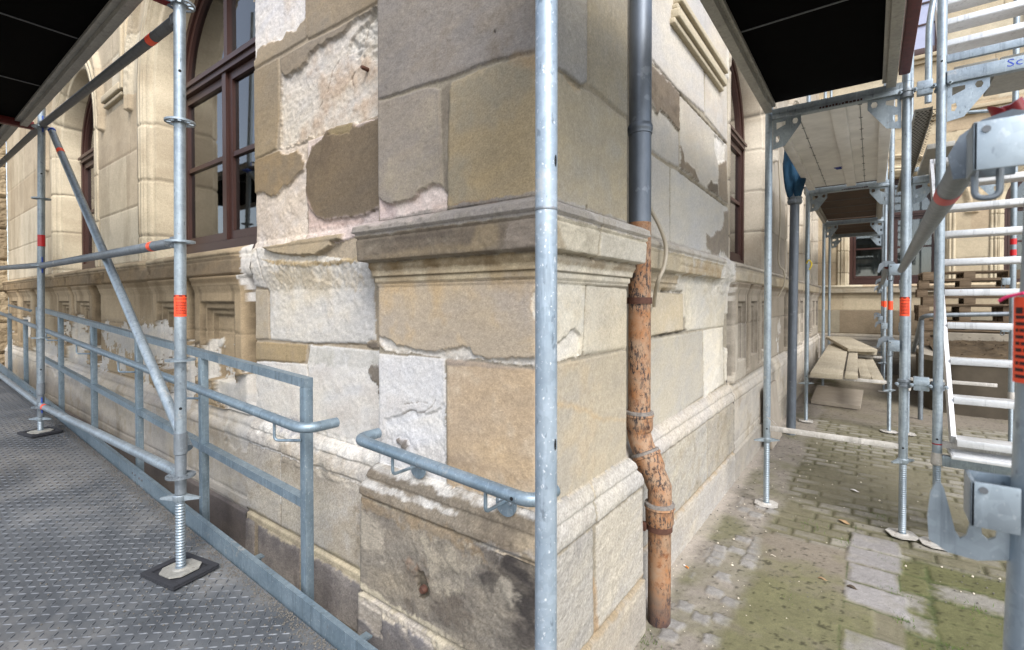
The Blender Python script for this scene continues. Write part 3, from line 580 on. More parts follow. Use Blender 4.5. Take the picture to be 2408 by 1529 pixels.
def facade(fm, u0, u1, opens, panels, pal, seed, res, soot, top=5.2, lowpl=.0, jcol=(200, 182, 150), solid=True, dark=.0, tap=None):
    """fm(U,H,V)->points, H outward"""
    # lower zone with sill cornice and carved panels
    U, V = uv(u0, u1, -.06, 1.845, res, .009); f = Face(U, V); ashlar(f, seed, PALL if pal is PALA else pal, 1.3, .49, 1.1, soot)
    o = prof(V); H = np.zeros(U.shape); rs = np.zeros(U.shape)
    fade = np.ones(U.shape)
    if tap is not None: fade = np.clip(((tap-U) if tap == u1 else (U-tap))/.16+.22*f.n2, 0, 1)
    for a, b in panels:
        k = (U > a-.13) & (U < b+.13) & (V > .80) & (V < 1.664); H += .045*k
        for i, (ins, dep) in enumerate(((0, .028), (.045, .026), (.085, .022))):
            H -= dep*((U > a+ins) & (U < b-ins) & (V < 1.49-ins) & (V > .98))
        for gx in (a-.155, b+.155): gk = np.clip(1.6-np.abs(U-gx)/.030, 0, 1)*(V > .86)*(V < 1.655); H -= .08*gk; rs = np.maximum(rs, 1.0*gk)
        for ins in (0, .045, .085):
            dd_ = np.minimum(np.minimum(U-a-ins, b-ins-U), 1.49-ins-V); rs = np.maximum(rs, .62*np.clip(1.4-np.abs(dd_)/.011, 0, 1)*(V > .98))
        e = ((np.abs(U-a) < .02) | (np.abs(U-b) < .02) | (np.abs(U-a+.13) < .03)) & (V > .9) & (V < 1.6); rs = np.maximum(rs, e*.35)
    rs = rs*np.clip(.8+f.n2, 0, 1); f.C = f.C*(1-rs[..., None])+np.array(srgb(52, 39, 24, K))*rs[..., None]  # shadow in the panel grooves and steps is painted into the stone colour
    f.H = f.H+H; plaster(f, seed+3, lowpl, .70, 1.22)
    k = ((V > 1.665) & (V < 1.775))[..., None]; f.C = np.where(k, f.mott(np.s_[:, :], (156, 130, 90) if soot > .3 else (192, 176, 146), .2, .15, ((96, 76, 48), .9) if soot > .3 else ((160, 140, 108), .6)), f.C)
    k = ((V > 1.62) & (V <= 1.665))[..., None]; f.C = np.where(k, f.C*.6+np.array(srgb(110, 82, 40, K))*.4, f.C)
    k = (V < .243); f.C = np.where(k[..., None], f.mott(np.s_[:, :], (122, 110, 102) if soot > .3 else (176, 166, 150), .15, .12), f.C)
    k = ((V > .243) & (V < .80))[..., None]; f.C = np.where(k, f.C*.25+.75*f.mott(np.s_[:, :], (206, 196, 180), .12, .14, ((160, 144, 118), .7)), f.C)
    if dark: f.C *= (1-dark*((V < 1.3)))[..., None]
    n = fbm(U, V, 2.3, 5, seed+31); o = np.where((V > 1.56), o*np.clip(.5+1.4*(n+.55)/.4, .35, 1), o)
    flat = np.interp(V, [1.56, 1.62, 1.7, 1.76, 1.84, 1.86], [0, .012, .030, .024, .010, 0]); o = np.where(V > 1.55, o*fade+flat*(1-fade), o)
    f.C = np.where(((fade < .5) & (V > 1.5))[..., None], f.mott(np.s_[:, :], (218, 208, 192), .06, .08), f.C)
    P = fm(U, o+f.H, V); vv = V[:, 0]
    for a, b, nm in BANDS:
        i = np.where((vv >= a-1e-6) & (vv <= b+.0091))[0]
        if len(i) > 1: BG(nm, P[i], f.C[i])
    # upper zone
    edges = [u0]+[e for op in opens for e in op]+[u1]
    spans = [(edges[i], edges[i+1], i % 2 == 1) for i in range(len(edges)-1)]
    for a, b, isop in spans:
        if b-a < .02: continue
        nu = max(2, int((b-a)/res)); nv = int((top-1.84)/.012)
        uu = np.linspace(a, b, nu+1); r = (b-a)/2; mid = (a+b)/2
        lowv = np.full(uu.shape, 1.84)
        if isop: uu = mid-r*np.cos(np.linspace(0, np.pi, nu+1)); lowv = SPR+np.sqrt(np.clip(r*r-(uu-mid)**2, 0, None))
        tt = np.linspace(0, 1, nv+1)[:, None]; V = lowv[None, :]+(top-lowv)[None, :]*tt; U = np.repeat(uu[None, :], nv+1, 0)
        f = Face(U, V); ashlar(f, seed+1, pal, 1.84, .49, 1.25, soot*.6)
        if isop or True:
            for op in opens:
                rr = (op[1]-op[0])/2; m_ = (op[0]+op[1])/2
                rad = np.hypot(U-m_, np.maximum(V-SPR, 0)); hood = np.clip(1-np.abs(rad-rr-.19)/.055, 0, 1)*(V > SPR-.12)*(np.abs(U-m_) < rr+.26)
                f.H += .05*np.minimum(1, hood*2)-.018*(np.abs(rad-rr-.175) < .012)*(hood > 0)
        BG('wall', fm(U, f.H, V), f.C)
def jamb(fm, op, seed, col, cut=None):
    a, b = op; R0 = (b-a)/2; mid = (a+b)/2; path = []
    for z in np.arange(1.84, SPR, .012): path.append((1, 0, z, z-1.84))
    for q in np.linspace(0, math.pi, 90): path.append((math.cos(q), math.sin(q), SPR, SPR-1.84+q*R0))
    for z in np.arange(1.84, SPR, .012)[::-1]: path.append((-1, 0, z, (SPR-1.84)*2+math.pi*R0-(z-1.84)))
    pa = np.array(path); pr = np.array(JP); c = pa[:, 0][:, None]; s = pa[:, 1][:, None]; zz = pa[:, 2][:, None]; L = pa[:, 3][:, None]
    hc = .47; blk = np.floor(L/hc); d = (.5-np.abs(L/hc-blk-.5))*hc; j = np.clip(1-d/.022, 0, 1)**2
    rr = R0-pr[:, 0][None, :]; U = mid+c*rr; V = zz+s*rr; H = pr[:, 1][None, :]-.014*j*np.ones_like(U)
    U = U+c*(.010*j)
    n = fbm(np.repeat(L, len(JP), 1)+seed, pr[:, 0][None, :]+pr[:, 1][None, :]*2+0*L, 7, 5, seed)
    C = np.array(srgb(*col, K))*(1+.16*(_h(blk, blk*0, seed)-.5)+.14*n)[..., None]
    so_ = np.clip(fbm(L*.35+0*U, pr[:, 0][None, :]+0*U, 9, 3, seed+2)+.1, 0, 1)[..., None]*.6; C = C*(1-so_)+np.array(srgb(140, 112, 72, K))*so_
    cr = (np.exp(-(d/.005)**2)*np.ones_like(U))[..., None]; C = C*(1-.6*cr)
    if cut: H = np.where((U-cut[0])*cut[1] > 0, H-.045, H)
    BG('window_surround', fm(U, H, V), C)
def window(fm, op, bar=True, curtain=(0, .5), back=.6, sill=True):
    a, b = op[0]+.205, op[1]-.205; mid = (a+b)/2; r = (b-a)/2; d0 = -.27
    g = lambda u, z, h: fm(np.array([u]), np.array([h]), np.array([z]))[0]
    def pbox(mb, ua, ub, za, zb, h0, h1):
        pts = [g(u, z, h) for h in (h0, h1) for z in (za, zb) for u in (ua, ub)]
        mb.add(pts, [(0, 1, 3, 2), (4, 6, 7, 5), (0, 4, 5, 1), (2, 3, 7, 6), (0, 2, 6, 4), (1, 5, 7, 3)])
    def arch(mb, ro, ri, h0, h1, n=40):
        vs = []
        for i in range(n+1):
            q = math.pi*i/n
            for rr, h in ((ro, h0), (ri, h0), (ri, h1), (ro, h1)): vs.append(g(mid+rr*math.cos(q), SPR+rr*math.sin(q), h))
        mb.add(vs, [(i*4+k, i*4+(k+1) % 4, i*4+4+(k+1) % 4, i*4+4+k) for i in range(n) for k in range(4)])
    m = MB(); zb = 1.885
    for s in (-1, 1):
        e = mid+s*r; pbox(m, min(e, e-s*.07), max(e, e-s*.07), zb, SPR, d0-.05, d0+.03)
        e2 = e-s*.078; pbox(m, min(e2, e2-s*.045), max(e2, e2-s*.045), zb+.09, SPR-.06, d0-.045, d0+.012)
        i0 = mid+s*.035; pbox(m, min(i0, i0+s*.05), max(i0, i0+s*.05), zb+.09, SPR-.06, d0-.045, d0+.010)
        pbox(m, min(i0+s*.052, e2-s*.047), max(i0+s*.052, e2-s*.047), zb+.09, zb+.15, d0-.045, d0+.011)
        pbox(m, min(i0+s*.052, e2-s*.047), max(i0+s*.052, e2-s*.047), SPR-.12, SPR-.06, d0-.045, d0+.011)
        if bar: pbox(m, min(i0+s*.053, e2-s*.048), max(i0+s*.053, e2-s*.048), 2.60, 2.635, d0-.04, d0+.006)
    pbox(m, mid-.032, mid+.032, zb+.085, SPR-.055, d0-.05, d0+.034)
    pbox(m, a+.072, b-.072, zb, zb+.083, d0-.05, d0+.031); pbox(m, a+.072, b-.072, SPR-.055, SPR+.045, d0-.05, d0+.045)
    pbox(m, a+.03, b-.03, SPR-.012, SPR+.018, d0+.046, d0+.062)
    arch(m, r, r-.07, d0-.05, d0+.03); arch(m, r-.076, r-.12, d0-.045, d0+.012)
    pbox(m, mid-.028, mid+.028, SPR+.047, SPR+r-.08, d0-.05, d0+.02)
    w_ = m.build('window', 'brown', bld, fix=True)
    p = MB()
    for s in (-1, 1):
        i0 = mid+s*.06; e = mid+s*(r-.11); pbox(p, min(i0, e), max(i0, e), zb+.1, SPR-.07, d0-.020, d0-.014)
    n = 24; vs = []; 
    for i in range(n+1):
        q = math.pi*i/n
        for h in (d0-.014, d0-.02): vs.append(g(mid+(r-.1)*math.cos(q), SPR+.02+(r-.1)*math.sin(q), h))
    p.add(vs, [tuple(range(0, 2*n+2, 2)), tuple(range(1, 2*n+3, 2))[::-1]]); p.build('pane', 'glass', w_)
    if curtain:
        c = MB(); ua, ub = a+(b-a)*curtain[0], a+(b-a)*curtain[1]; n = 60; vs = []
        for i in range(n+1):
            u = ua+(ub-ua)*i/n
            for z in (zb, SPR+r*.95): vs.append(g(u, z, d0-.10+.012*math.sin(i*1.3)+.006*math.sin(i*.37)))
        c.add(vs, [(2*i, 2*i+2, 2*i+3, 2*i+1) for i in range(n)]); c.build('curtain', 'curtain', w_, angle=80)
    k = MB(); pts = lambda h, gr: [g(mid-r-gr, 1.7, h), g(mid+r+gr, 1.7, h), g(mid+r+gr, 4.6, h), g(mid-r-gr, 4.6, h)]
    k.add(pts(d0-back, .25), [(0, 1, 2, 3)])
    q0 = pts(d0-back, .25); q1 = pts(d0-.06, .25); k.add(q0+q1, [(i, (i+1) % 4, 4+(i+1) % 4, 4+i) for i in range(4)]); k.build('dark_room', 'room', w_, fix=False)
    if sill:
        s_ = MB(); pbox(s_, a-.02, b+.02, 1.85, zb-.002, d0-.04, d0+.075); pbox(s_, a-.0, b+.0, 1.825, 1.849, d0-.04, -.06); s_.build('window_sill', 'brown', w_)
fA = lambda U, H, V: np.stack([U, YA-H, V], -1)
fB = lambda U, H, V: np.stack([XB+H, U, V], -1)
YC = 12.6
fC = lambda U, H, V: np.stack([U, YC-H, V], -1)
opA = [(-8.35, -6.285), (-5.07, -3.0)]; opB = [(4.31, 6.38), (7.6, 9.66), (10.85, 12.5)]; opC = [(-.62, 1.28), (1.75, 3.7), (4.6, 6.5)]
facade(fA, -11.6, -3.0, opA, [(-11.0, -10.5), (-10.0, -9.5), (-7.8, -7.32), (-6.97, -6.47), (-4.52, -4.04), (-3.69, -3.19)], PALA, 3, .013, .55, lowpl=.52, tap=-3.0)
opA1 = (-5.07, -2.90)
jamb(fA, opA[0], 40, (212, 194, 158)); jamb(fA, opA1, 41, (212, 194, 158), (-3.06, 1))
window(fA, opA1, curtain=(0, .47)); window(fA, opA[0], curtain=None)
U, V = uv(-3.0, -1.72, 3.88, 5.2, .02, .012); f = Face(U, V); ashlar(f, 4, PALA); BG('wall', fA(U, f.H, V), f.C)
# ---- right wall between the pier and its first window
U, V = uv(2.0, 4.31, -.06, 4.1, .0075, .007); f = Face(U, V, (176, 164, 140)); t = lambda z, *p: tr(z, 0, XB, *p)
f.block([(1.9, 3.34), (4.4, 3.34), (4.4, 4.2), (1.9, 4.2)], (216, 208, 192))
f.block(t('a', (690, -600), (1095, -60), (1092, 330), (1100, 695), (945, 562), (690, 290)), (208, 200, 188), .06, .07, ((198, 186, 170), .5))
f.block(t('a', (1098, -60), (1232, 200), (1235, 500), (1240, 880), (1104, 708)), (208, 198, 182), .08, .08, ((192, 176, 156), .6))
f.spall(t('a', (980, 250), (1040, 340), (1090, 330), (1085, 420), (1050, 370)), (226, 220, 210), .004, .003)
f.block(t('a', (690, 300), (940, 566), (943, 1030), (860, 985), (690, 860)), (196, 190, 180), .06, .08)
f.spall(t('a', (690, 305), (937, 565), (941, 808), (905, 772), (862, 712), (835, 690), (820, 682), (800, 702), (778, 650), (757, 628), (690, 600)), (138, 122, 102), -.006, .001, .16, .08, ((96, 84, 70), .8), warp=.016)
f.block(t('a', (950, 582), (1238, 890), (1242, 1255), (948, 1036)), (204, 197, 184), .06, .08, ((190, 178, 162), .5))
f.spall(t('a', (950, 880), (966, 920), (975, 985), (1010, 1010), (1040, 1040), (1055, 1080), (1065, 1120), (950, 1030)), (142, 126, 104), -.004, .001, warp=.014)
f.spall(t('a', (1113, 1135), (1135, 1100), (1150, 1120), (1175, 1120), (1182, 1205), (1115, 1155)), (122, 110, 94), -.004, .001, warp=.014)
f.spall(t('a', (1155, 820), (1228, 880), (1220, 985), (1180, 1000), (1160, 920)), (232, 226, 216), .006, .004)
f.spall(t('a', (1180, 1010), (1230, 975), (1240, 1250), (1180, 1200)), (156, 140, 118), -.003, .001, warp=.01)
f.block(t('a', (690, 880), (870, 1010), (886, 1022), (887, 1500), (690, 1400)), (206, 200, 190), .06, .06, ((196, 188, 176), .5))
f.block(t('a', (890, 1022), (945, 1050), (1242, 1270), (1242, 1700), (890, 1620)), (212, 206, 194), .06, .06)
f.spall(t('a', (1105, 1420), (1130, 1445), (1150, 1440), (1165, 1410), (1200, 1400), (1215, 1340), (1212, 1290), (1242, 1285), (1242, 1700), (1108, 1510)), (160, 145, 124), -.003, .001, warp=.014)
f.groove(t('a', (945, 1050), (1230, 1262)), .008, .012, (80, 66, 48)); f.groove(t('a', (945, 568), (1235, 880)), .008, .012, (90, 76, 56)); f.groove(t('a', (765, 352), (945, 566)), .006, .008, (110, 98, 76))
# below the cornice
f.block([(2.9, 1.40), (4.4, 1.40), (4.4, 1.70), (2.9, 1.70)], (216, 208, 192), .06, .08, rough=.003, gap=-.01)
f.block(t('b', (700, 575), (780, 562), (966, 572), (970, 800), (780, 836), (700, 860)), (206, 190, 160), .10, .08, ((214, 200, 174), .6))
f.block(t('b', (972, 470), (1240, 470), (1215, 775), (985, 806)), (218, 210, 192), .06, .08, ((200, 186, 156), .5), rough=.005)
f.block(t('b', (700, 880), (780, 852), (1088, 800), (1092, 1200), (780, 1420), (700, 1480)), (192, 184, 168), .08, .06, ((200, 188, 160), .7))
f.block(t('b', (1092, 798), (1210, 775), (1217, 1125), (1096, 1215)), (224, 216, 200), .05, .07, rough=.004)
f.block(t('b', (1215, 900), (1330, 930), (1330, 1080), (1222, 1110)), (222, 214, 198), .05, .09, rough=.006)
f.groove(t('b', (780, 843), (970, 806), (990, 800)), .010, .02, (22, 18, 14)); f.groove(t('b', (840, 556), (960, 568)), .012, .02, (24, 20, 16))
f.groove(t('b', (975, 590), (990, 700), (980, 790)), .006, .010, (120, 104, 80)); f.groove(t('b', (1190, 1150), (1100, 1215)), .008, .01, (170, 156, 130))
f.block([(1.9, .656), (4.4, .656), (4.4, .797), (1.9, .797)], (196, 186, 172), .06, .10, ((176, 164, 146), .6), rnd=.006, gap=0, rough=.004)
for a, b in ((1.9, 2.62), (2.635, 3.5), (3.515, 4.5)): f.block([(a, .246), (b, .246), (b, .652), (a, .652)], (186, 178, 162) if a < 2.7 else (178, 168, 150), .10, .12, ((160, 146, 120), .8), rnd=.015)
f.block([(1.9, -.2), (4.4, -.2), (4.4, .24), (1.9, .24)], (190, 180, 164), .06, .08, rnd=.02)
f.stain([(1.9, .23), (4.4, .23), (4.4, .26), (1.9, .26)], (176, 150, 108), .8, .02, .02)
for poly, col in ((((1.9, 1.665), (4.4, 1.665), (4.4, 1.775), (1.9, 1.775)), (196, 178, 142)), (((1.9, 1.775), (4.4, 1.775), (4.4, 1.86), (1.9, 1.86)), (186, 176, 160)), (((1.9, 1.562), (2.95, 1.562), (2.95, 1.66), (1.9, 1.66)), (190, 168, 130))):
    f.stain(list(poly), col, 1, .012, .008, 0, .1)
f.stain([(2.9, 1.66), (3.9, 1.66), (3.7, 1.76), (3.2, 1.76)], (170, 140, 90), .6, .05, .04)
f.spall([(3.75, 1.55), (4.4, 1.55), (4.4, 1.86), (4.05, 1.9), (3.9, 1.8), (3.85, 1.7)], (222, 214, 198), .002, .005, keep=True, warp=.03)
o = prof(V); n = fbm(U, V, 2.6, 5, 77)
lo = (V > 1.55) & (V < 1.665); o = np.where(lo & (U > 2.98), np.interp(V, [1.55, 1.64, 1.67], [0, .012, .034]), o)
o = np.where((V > 1.55)*(U > 3.95), np.interp(V, [1.55, 1.62, 1.72, 1.80, 1.86], [0, .02, .055, .05, 0]), o)
o = np.where(V > 1.5, o*np.clip((U-2.24)/.05, 0, 1), o)
f.H += np.clip(-.006*np.abs(f.n2)-.004*np.abs(f.n3), -1, 0)*((o > .02) & (V > .2))
# carved label stop high on the wall
ls = survey(1700, 60, 0, XB); ls2 = survey(1608, 0, 0, XB)
P = np.stack([XB+o+f.H, U, V], -1); banded(f, P)
mb = MB()
for k, (z0, z1, h) in enumerate(((2.965, 3.0, .03), (3.005, 3.06, .05), (3.07, 3.10, .035), (3.11, 3.15, .055))):
    mb.box((XB-.01, 2.85+.02*k, z0+.17), (XB+h, 4.02+.012*k, z1+.17), .008)
o_ = mb.build('moulding', 'stone', bld, angle=60); a_ = o_.data.color_attributes.new('Col', 'FLOAT_COLOR', 'POINT'); a_.data.foreach_set('color', np.tile(np.array([*srgb(200, 184, 150, K), 1], np.float32), len(o_.data.vertices)))
mb = MB()
for k, (z0, z1, h) in enumerate(((3.08, 3.115, .035), (3.125, 3.19, .055))): mb.box((-5.95+.1*k*0, YA-h, z0+.27), (-5.40, YA+.01, z1+.27), .012)
mb.box((-5.40, YA-.05, 3.39), (-5.34, YA+.01, 4.2), .014); mb.box((-5.33, YA-.03, 3.33), (-5.29, YA+.01, 4.2), .01)
o_ = mb.build('moulding', 'stone', bld, angle=60); a_ = o_.data.color_attributes.new('Col', 'FLOAT_COLOR', 'POINT'); a_.data.foreach_set('color', np.tile(np.array([*srgb(204, 184, 146, K), 1], np.float32), len(o_.data.vertices)))
U, V = uv(2.0, 4.31, 4.08, 7.6, .02, .015); f = Face(U, V); ashlar(f, 14, PALB); BG('wall', fB(U, f.H, V), f.C)
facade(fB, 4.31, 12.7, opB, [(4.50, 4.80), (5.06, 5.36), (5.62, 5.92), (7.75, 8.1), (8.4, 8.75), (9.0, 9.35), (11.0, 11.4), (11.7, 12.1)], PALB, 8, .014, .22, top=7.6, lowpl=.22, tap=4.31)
opB0 = (4.22, 6.38)
jamb(fB, opB0, 60, (210, 196, 172), (4.312, -1))
for i, op in enumerate(opB[1:]): jamb(fB, op, 61+i, (210, 196, 172))
window(fB, opB0, curtain=None); window(fB, opB[1], curtain=None); window(fB, opB[2], curtain=None)
# ---- the wing across the end of the yard
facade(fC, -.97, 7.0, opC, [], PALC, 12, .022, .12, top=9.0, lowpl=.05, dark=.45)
for i, op in enumerate(opC): jamb(fC, op, 80+i, (212, 194, 156))
window(fC, opC[0], curtain=(0, 1), back=.7); window(fC, opC[1], curtain=(0, 1)); window(fC, opC[2], curtain=None)
for z0, z1, h in ((5.05, 5.12, .06), (5.12, 5.2, .10), (6.20, 6.28, .06), (6.28, 6.36, .12)):
    mb = MB(); mb.box((-.97, YC-h, z0), (7.0, YC-.012, z1-.003), .012); o_ = mb.build('string_course', 'stone', bld, angle=60)
    a_ = o_.data.color_attributes.new('Col', 'FLOAT_COLOR', 'POINT'); a_.data.foreach_set('color', np.tile(np.array([*srgb(206, 186, 146, K), 1], np.float32), len(o_.data.vertices)))
for a, b in ((-.45, 1.1), (2.2, 3.6)):                    # upper floor windows
    mb = MB(); y = YC-.03
    for bx in (((a, 6.38), (a+.16, 8.9)), ((b-.16, 6.38), (b, 8.9)), ((a+.162, 6.38), (b-.162, 6.5)), (((a+b)/2-.06, 6.502), ((a+b)/2+.06, 8.9))): mb.box((bx[0][0], y-.04, bx[0][1]), (bx[1][0], y, bx[1][1]), .008)
    for k in range(5):
        z = 6.95+.42*k
        for s in (0, 1): mb.box((a+.163 if s == 0 else (a+b)/2+.062, y-.02, z), ((a+b)/2-.062 if s == 0 else b-.163, y-.004, z+.03))
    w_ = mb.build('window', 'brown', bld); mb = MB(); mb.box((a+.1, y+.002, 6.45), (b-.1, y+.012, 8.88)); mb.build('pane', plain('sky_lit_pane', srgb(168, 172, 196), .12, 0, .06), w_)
# louvred shutter of the right-hand ground floor window
# ---- rusticated side of the far left projection
U, V = uv(-1.2, 1.40, -.06, 5.2, .012, .010); f = Face(U, V); ashlar(f, 21, [(164, 142, 104), (150, 128, 92), (172, 150, 112)], .1, .52, .9, .4)
rr = np.floor((V-.1)/.52); dv = (.5-np.abs((V-.1)/.52-rr-.5))*.52; f.H = f.H+.05*np.clip(dv/.05, 0, 1)**.6+.022*f.n2+.016*f.n3-.02
BG('rusticated_wall', np.stack([-11.6+f.H, U, V], -1), f.C)
# ---- small fixings in the stone
def fixing(name, label, cat, p, r, ln, mat, ax):
    mb = MB(); q = Vector(p); mb.ring([q, q+Vector(ax)*ln*.8, q+Vector(ax)*ln], [r, r, r*.7], 12); o = mb.build(name, mat); 
    return tag(o, label, cat)
p = survey(860, 162, 1, YA); fixing('iron_stub', 'small rusty iron stub sticking out of the flaked block high left of the pier', 'iron stub', (p[0], p[1]+.02, p[2]), .010, .045, 'rust_strap', (0, -1, 0))
p = survey(993, 1388, 1, YF-.06); fixing('wall_plug', 'dark round plug in the stained plinth stone below the short handrail', 'wall plug', (p[0], p[1]+.03, p[2]), .016, .036, 'rust_strap', (0, -1, 0))
# ================================================================== GROUND
gm = MB(); gm.add([(-60, -60, -.03), (60, -60, -.03), (60, 60, -.03), (-60, 60, -.03)], [(0, 1, 2, 3)]); tag(gm.build('ground', 'darkconc', fix=False), kind='structure')
U, V = uv(-.95, 3.2, .7, 12.5, .0085, .0105)
f = Face(U, V); nn = f.n1; n2 = f.n2; n3 = f.n3
big = fbm(U, V, 1.1, 5, 401); moss = fbm(U, V, 2.6, 6, 402)
dirt = np.array(srgb(138, 126, 108, K))*(1+.12*nn+.10*n2+.08*n3)[..., None]
mossC = np.array(srgb(108, 107, 58, K))*(1+.18*n2+.12*n3)[..., None]
# bond of concrete pavers, rows across the passage
rh = .118; r = np.floor(V/rh); off = (r % 2)*.10+.01*_h(r, r*0, 9); bw = .205; b = np.floor((U+off)/bw)
du = (.5-np.abs((U+off)/bw-b-.5))*bw; dv = (.5-np.abs(V/rh-r-.5))*rh; d = np.minimum(du, dv)+.003*f.wu
hsh = _h(b, r, 17); pav = np.array(srgb(142, 136, 122, K))*(1+.30*(hsh-.5)+.10*n2+.06*n3)[..., None]
edge = np.clip(d/.028, 0, 1); H = -.010*(1-np.clip(d/.010, 0, 1))-.004*(1-edge)+.004*(hsh-.5)
joint = np.clip(1-d/.012, 0, 1)[..., None]
wr_ = np.clip(edge*1.15-.72-.75*moss-.5*big+.95*(hsh-.42)+.25*n3, 0, .9)[..., None]; C = (dirt*.45+mossC*.55)*.88; C = C*(1-wr_)+pav*1.12*wr_
jm = joint*np.clip(.35+1.2*moss+.8*n2, .1, .75)[..., None]; C = C*(1-jm)+np.array(srgb(62, 66, 30, K))*jm
inf = np.clip((big+.6*moss+.35*n2-.02)*2.6, 0, .82)[..., None]; C = C*(1-inf)+(dirt*.55+mossC*.45)*inf; H = H*(1-inf[..., 0])
# trodden, moss filmed dirt in front
z = np.clip((3.65+.25*big+.10*U-V)/.10, 0, 1)*np.clip((.02-U)/.02+.5, 0, 1); z2 = np.clip((V-2.6)/.3, 0, 1)*0
far = np.clip((V-7.3+.5*big)/.4, 0, 1); zz = np.clip(z+far*.95, 0, 1)
D = dirt; mk = np.clip((moss+.14+.5*big+.25*n2)*1.3, 0, .8)[..., None]*np.clip(1-far*.75, 0, 1)[..., None]; D = D*(1-mk)+mossC*1.12*mk
pit = np.clip((fbm(U, V, 48, 3, 77)-.36)*6, 0, 1); D = D*(1-.6*pit)[..., None]
C = C*(1-zz[..., None])+D*zz[..., None]; H = H*(1-zz)+zz*(.004+.003*n2+.0015*n3+.006*big)
# right of the row of grey slabs: slabs under moss
rr = np.clip((U-.13)/.02+.5, 0, 1)*np.clip((3.7+.2*big-V)/.1, 0, 1)
s1 = .30; U1 = U+.018*f.wu; V1 = V+.018*f.wv; b1 = np.floor(U1/.36+.3); r1 = np.floor(V1/.2); d1 = np.minimum((.5-np.abs(U1/.36+.3-b1-.5))*.36, (.5-np.abs(V1/.2-r1-.5))*.2)+.02*n2
hs1 = _h(b1, r1, 71); k1 = (hs1 > .62)*np.clip(d1/.06+.5*n3, 0, 1)+(fbm(U, V, 6, 4, 78) > .55)*0
G = mossC*.92*(1+.1*big)[..., None]; G = G*(1-.5*pit)[..., None]; G = G*(1-.8*k1[..., None])+np.array(srgb(152, 146, 138, K))*(1+.1*n3)[..., None]*.8*k1[..., None]
G = G*(1-.5*np.clip(1-d1/.01, 0, 1)[..., None])+np.array(srgb(60, 84, 24, K))*.5*np.clip(1-d1/.01, 0, 1)[..., None]
C = C*(1-rr[..., None])+G*rr[..., None]; H = H*(1-rr)+rr*(.003*n2+.002*n3-.006*np.clip(1-d1/.012, 0, 1))
# the row of grey slabs
cu = np.abs(U-.02-.006*np.sin(V*9)); rs = np.floor(V/.228+.3); dvs = (.5-np.abs(V/.228+.3-rs-.5))*.228
ds = np.minimum(.112+.05*(_h(rs, rs*0, 3)-.5)-cu, dvs)+.004*f.wv; km = (ds > .004)*np.clip((3.95-V)/.05, 0, 1)*(_h(rs, rs*0, 5) < .80)
sl_ = np.array(srgb(152, 147, 144, K))*(1+.14*(_h(rs, rs*0, 8)-.5)+.09*n2+.12*n3)[..., None]
wear = np.clip(np.clip(ds/.03, 0, 1)+.25-1.3*np.clip(moss+.35*n2+.1, 0, 1), 0, 1)*km; C = C*(1-wear[..., None])+sl_*wear[..., None]; H = np.where(km > .5, .008*np.clip(ds/.012, 0, 1)+.002*n3, H)
gj = np.clip(1-np.abs(ds)/.007, 0, 1)*(V < 3.95)*(cu < .125); C = C*(1-.8*gj[..., None])+np.array(srgb(58, 78, 20, K))*.8*gj[..., None]
# gravel and small setts along the wall
k = np.clip((-.50+.04*big+.03*np.sin(V*5)-U)/.06, 0, 1); cell = .085
gx = np.floor((U+.02*f.wu)/cell); gy = np.floor((V+.02*f.wv+.04*(gx % 2))/cell); e = np.minimum((.5-np.abs((U+.02*f.wu)/cell-gx-.5)), (.5-np.abs((V+.02*f.wv+.04*(gx % 2))/cell-gy-.5)))*cell
hg = _h(gx, gy, 33); on = (hg > .66)*np.clip(e/.010, 0, 1)*np.clip((U+.80)/.05, 0, 1)*np.clip((4.2-V)/.3, 0, 1)
Gc = np.array(srgb(150, 140, 126, K))*(1+.10*nn+.12*n2+.16*n3)[..., None]; mk = np.clip((moss-.1+.3*big)*1.6, 0, .7)[..., None]; Gc = Gc*(1-mk)+mossC*mk; Gc = Gc*(1-.55*pit)[..., None]
Sc = np.array(srgb(140, 136, 130, K))*(1+.4*(hg-.5)+.25*n3)[..., None]; Gc = Gc*(1-on[..., None])+Sc*on[..., None]
dust = np.clip((-.80-U)/.06+.6*n2, 0, 1)[..., None]; Gc = Gc*(1-.5*dust)+np.array(srgb(206, 192, 176, K))*.5*dust
C = C*(1-k[..., None])+Gc*k[..., None]; H = H*(1-k)+k*(.010*on+.003*n2+.003*n3)
grid_obj('paving', np.stack([U, V, H], -1), C, 'ground')['kind'] = 'structure'
# grass tufts in the joints, pebbles, litter
def scatter(name, mat, n, fn, kind='stuff'):
    mb = MB(); rnd = random.Random(n)
    for i in range(n):
        x, y, z, s = fn(rnd); a = rnd.uniform(0, 6.28); q = [rnd.uniform(.5, 1.1) for _ in range(6)]
        vs = [(x+s*q[j]*math.cos(a+j*1.26), y+s*q[j]*math.sin(a+j*1.26), z) for j in range(5)]
        tp = [(x+s*.6*q[j]*math.cos(a+j*1.26+.3), y+s*.6*q[j]*math.sin(a+j*1.26+.3), z+s*q[5]*.8) for j in range(5)]
        mb.add(vs+tp, [(j, (j+1) % 5, 5+(j+1) % 5, 5+j) for j in range(5)]+[(5, 6, 7, 8, 9)])
    return tag(mb.build(name, mat, angle=20, fix=False), kind=kind)
scatter('pebbles', 'grit', 1500, lambda r: (r.uniform(-.9, 1.6), r.uniform(1.2, 6), .004, r.choice((.003, .004, .006, .003))))
scatter('pale_chips', 'chip', 200, lambda r: (r.uniform(-.9, 1.2) if r.random() < .6 else r.uniform(-.88, -.4), 1.6+4.5*r.random()**1.6, .004, r.choice((.003, .005, .008, .004))))
mb = MB(); rnd = random.Random(3)
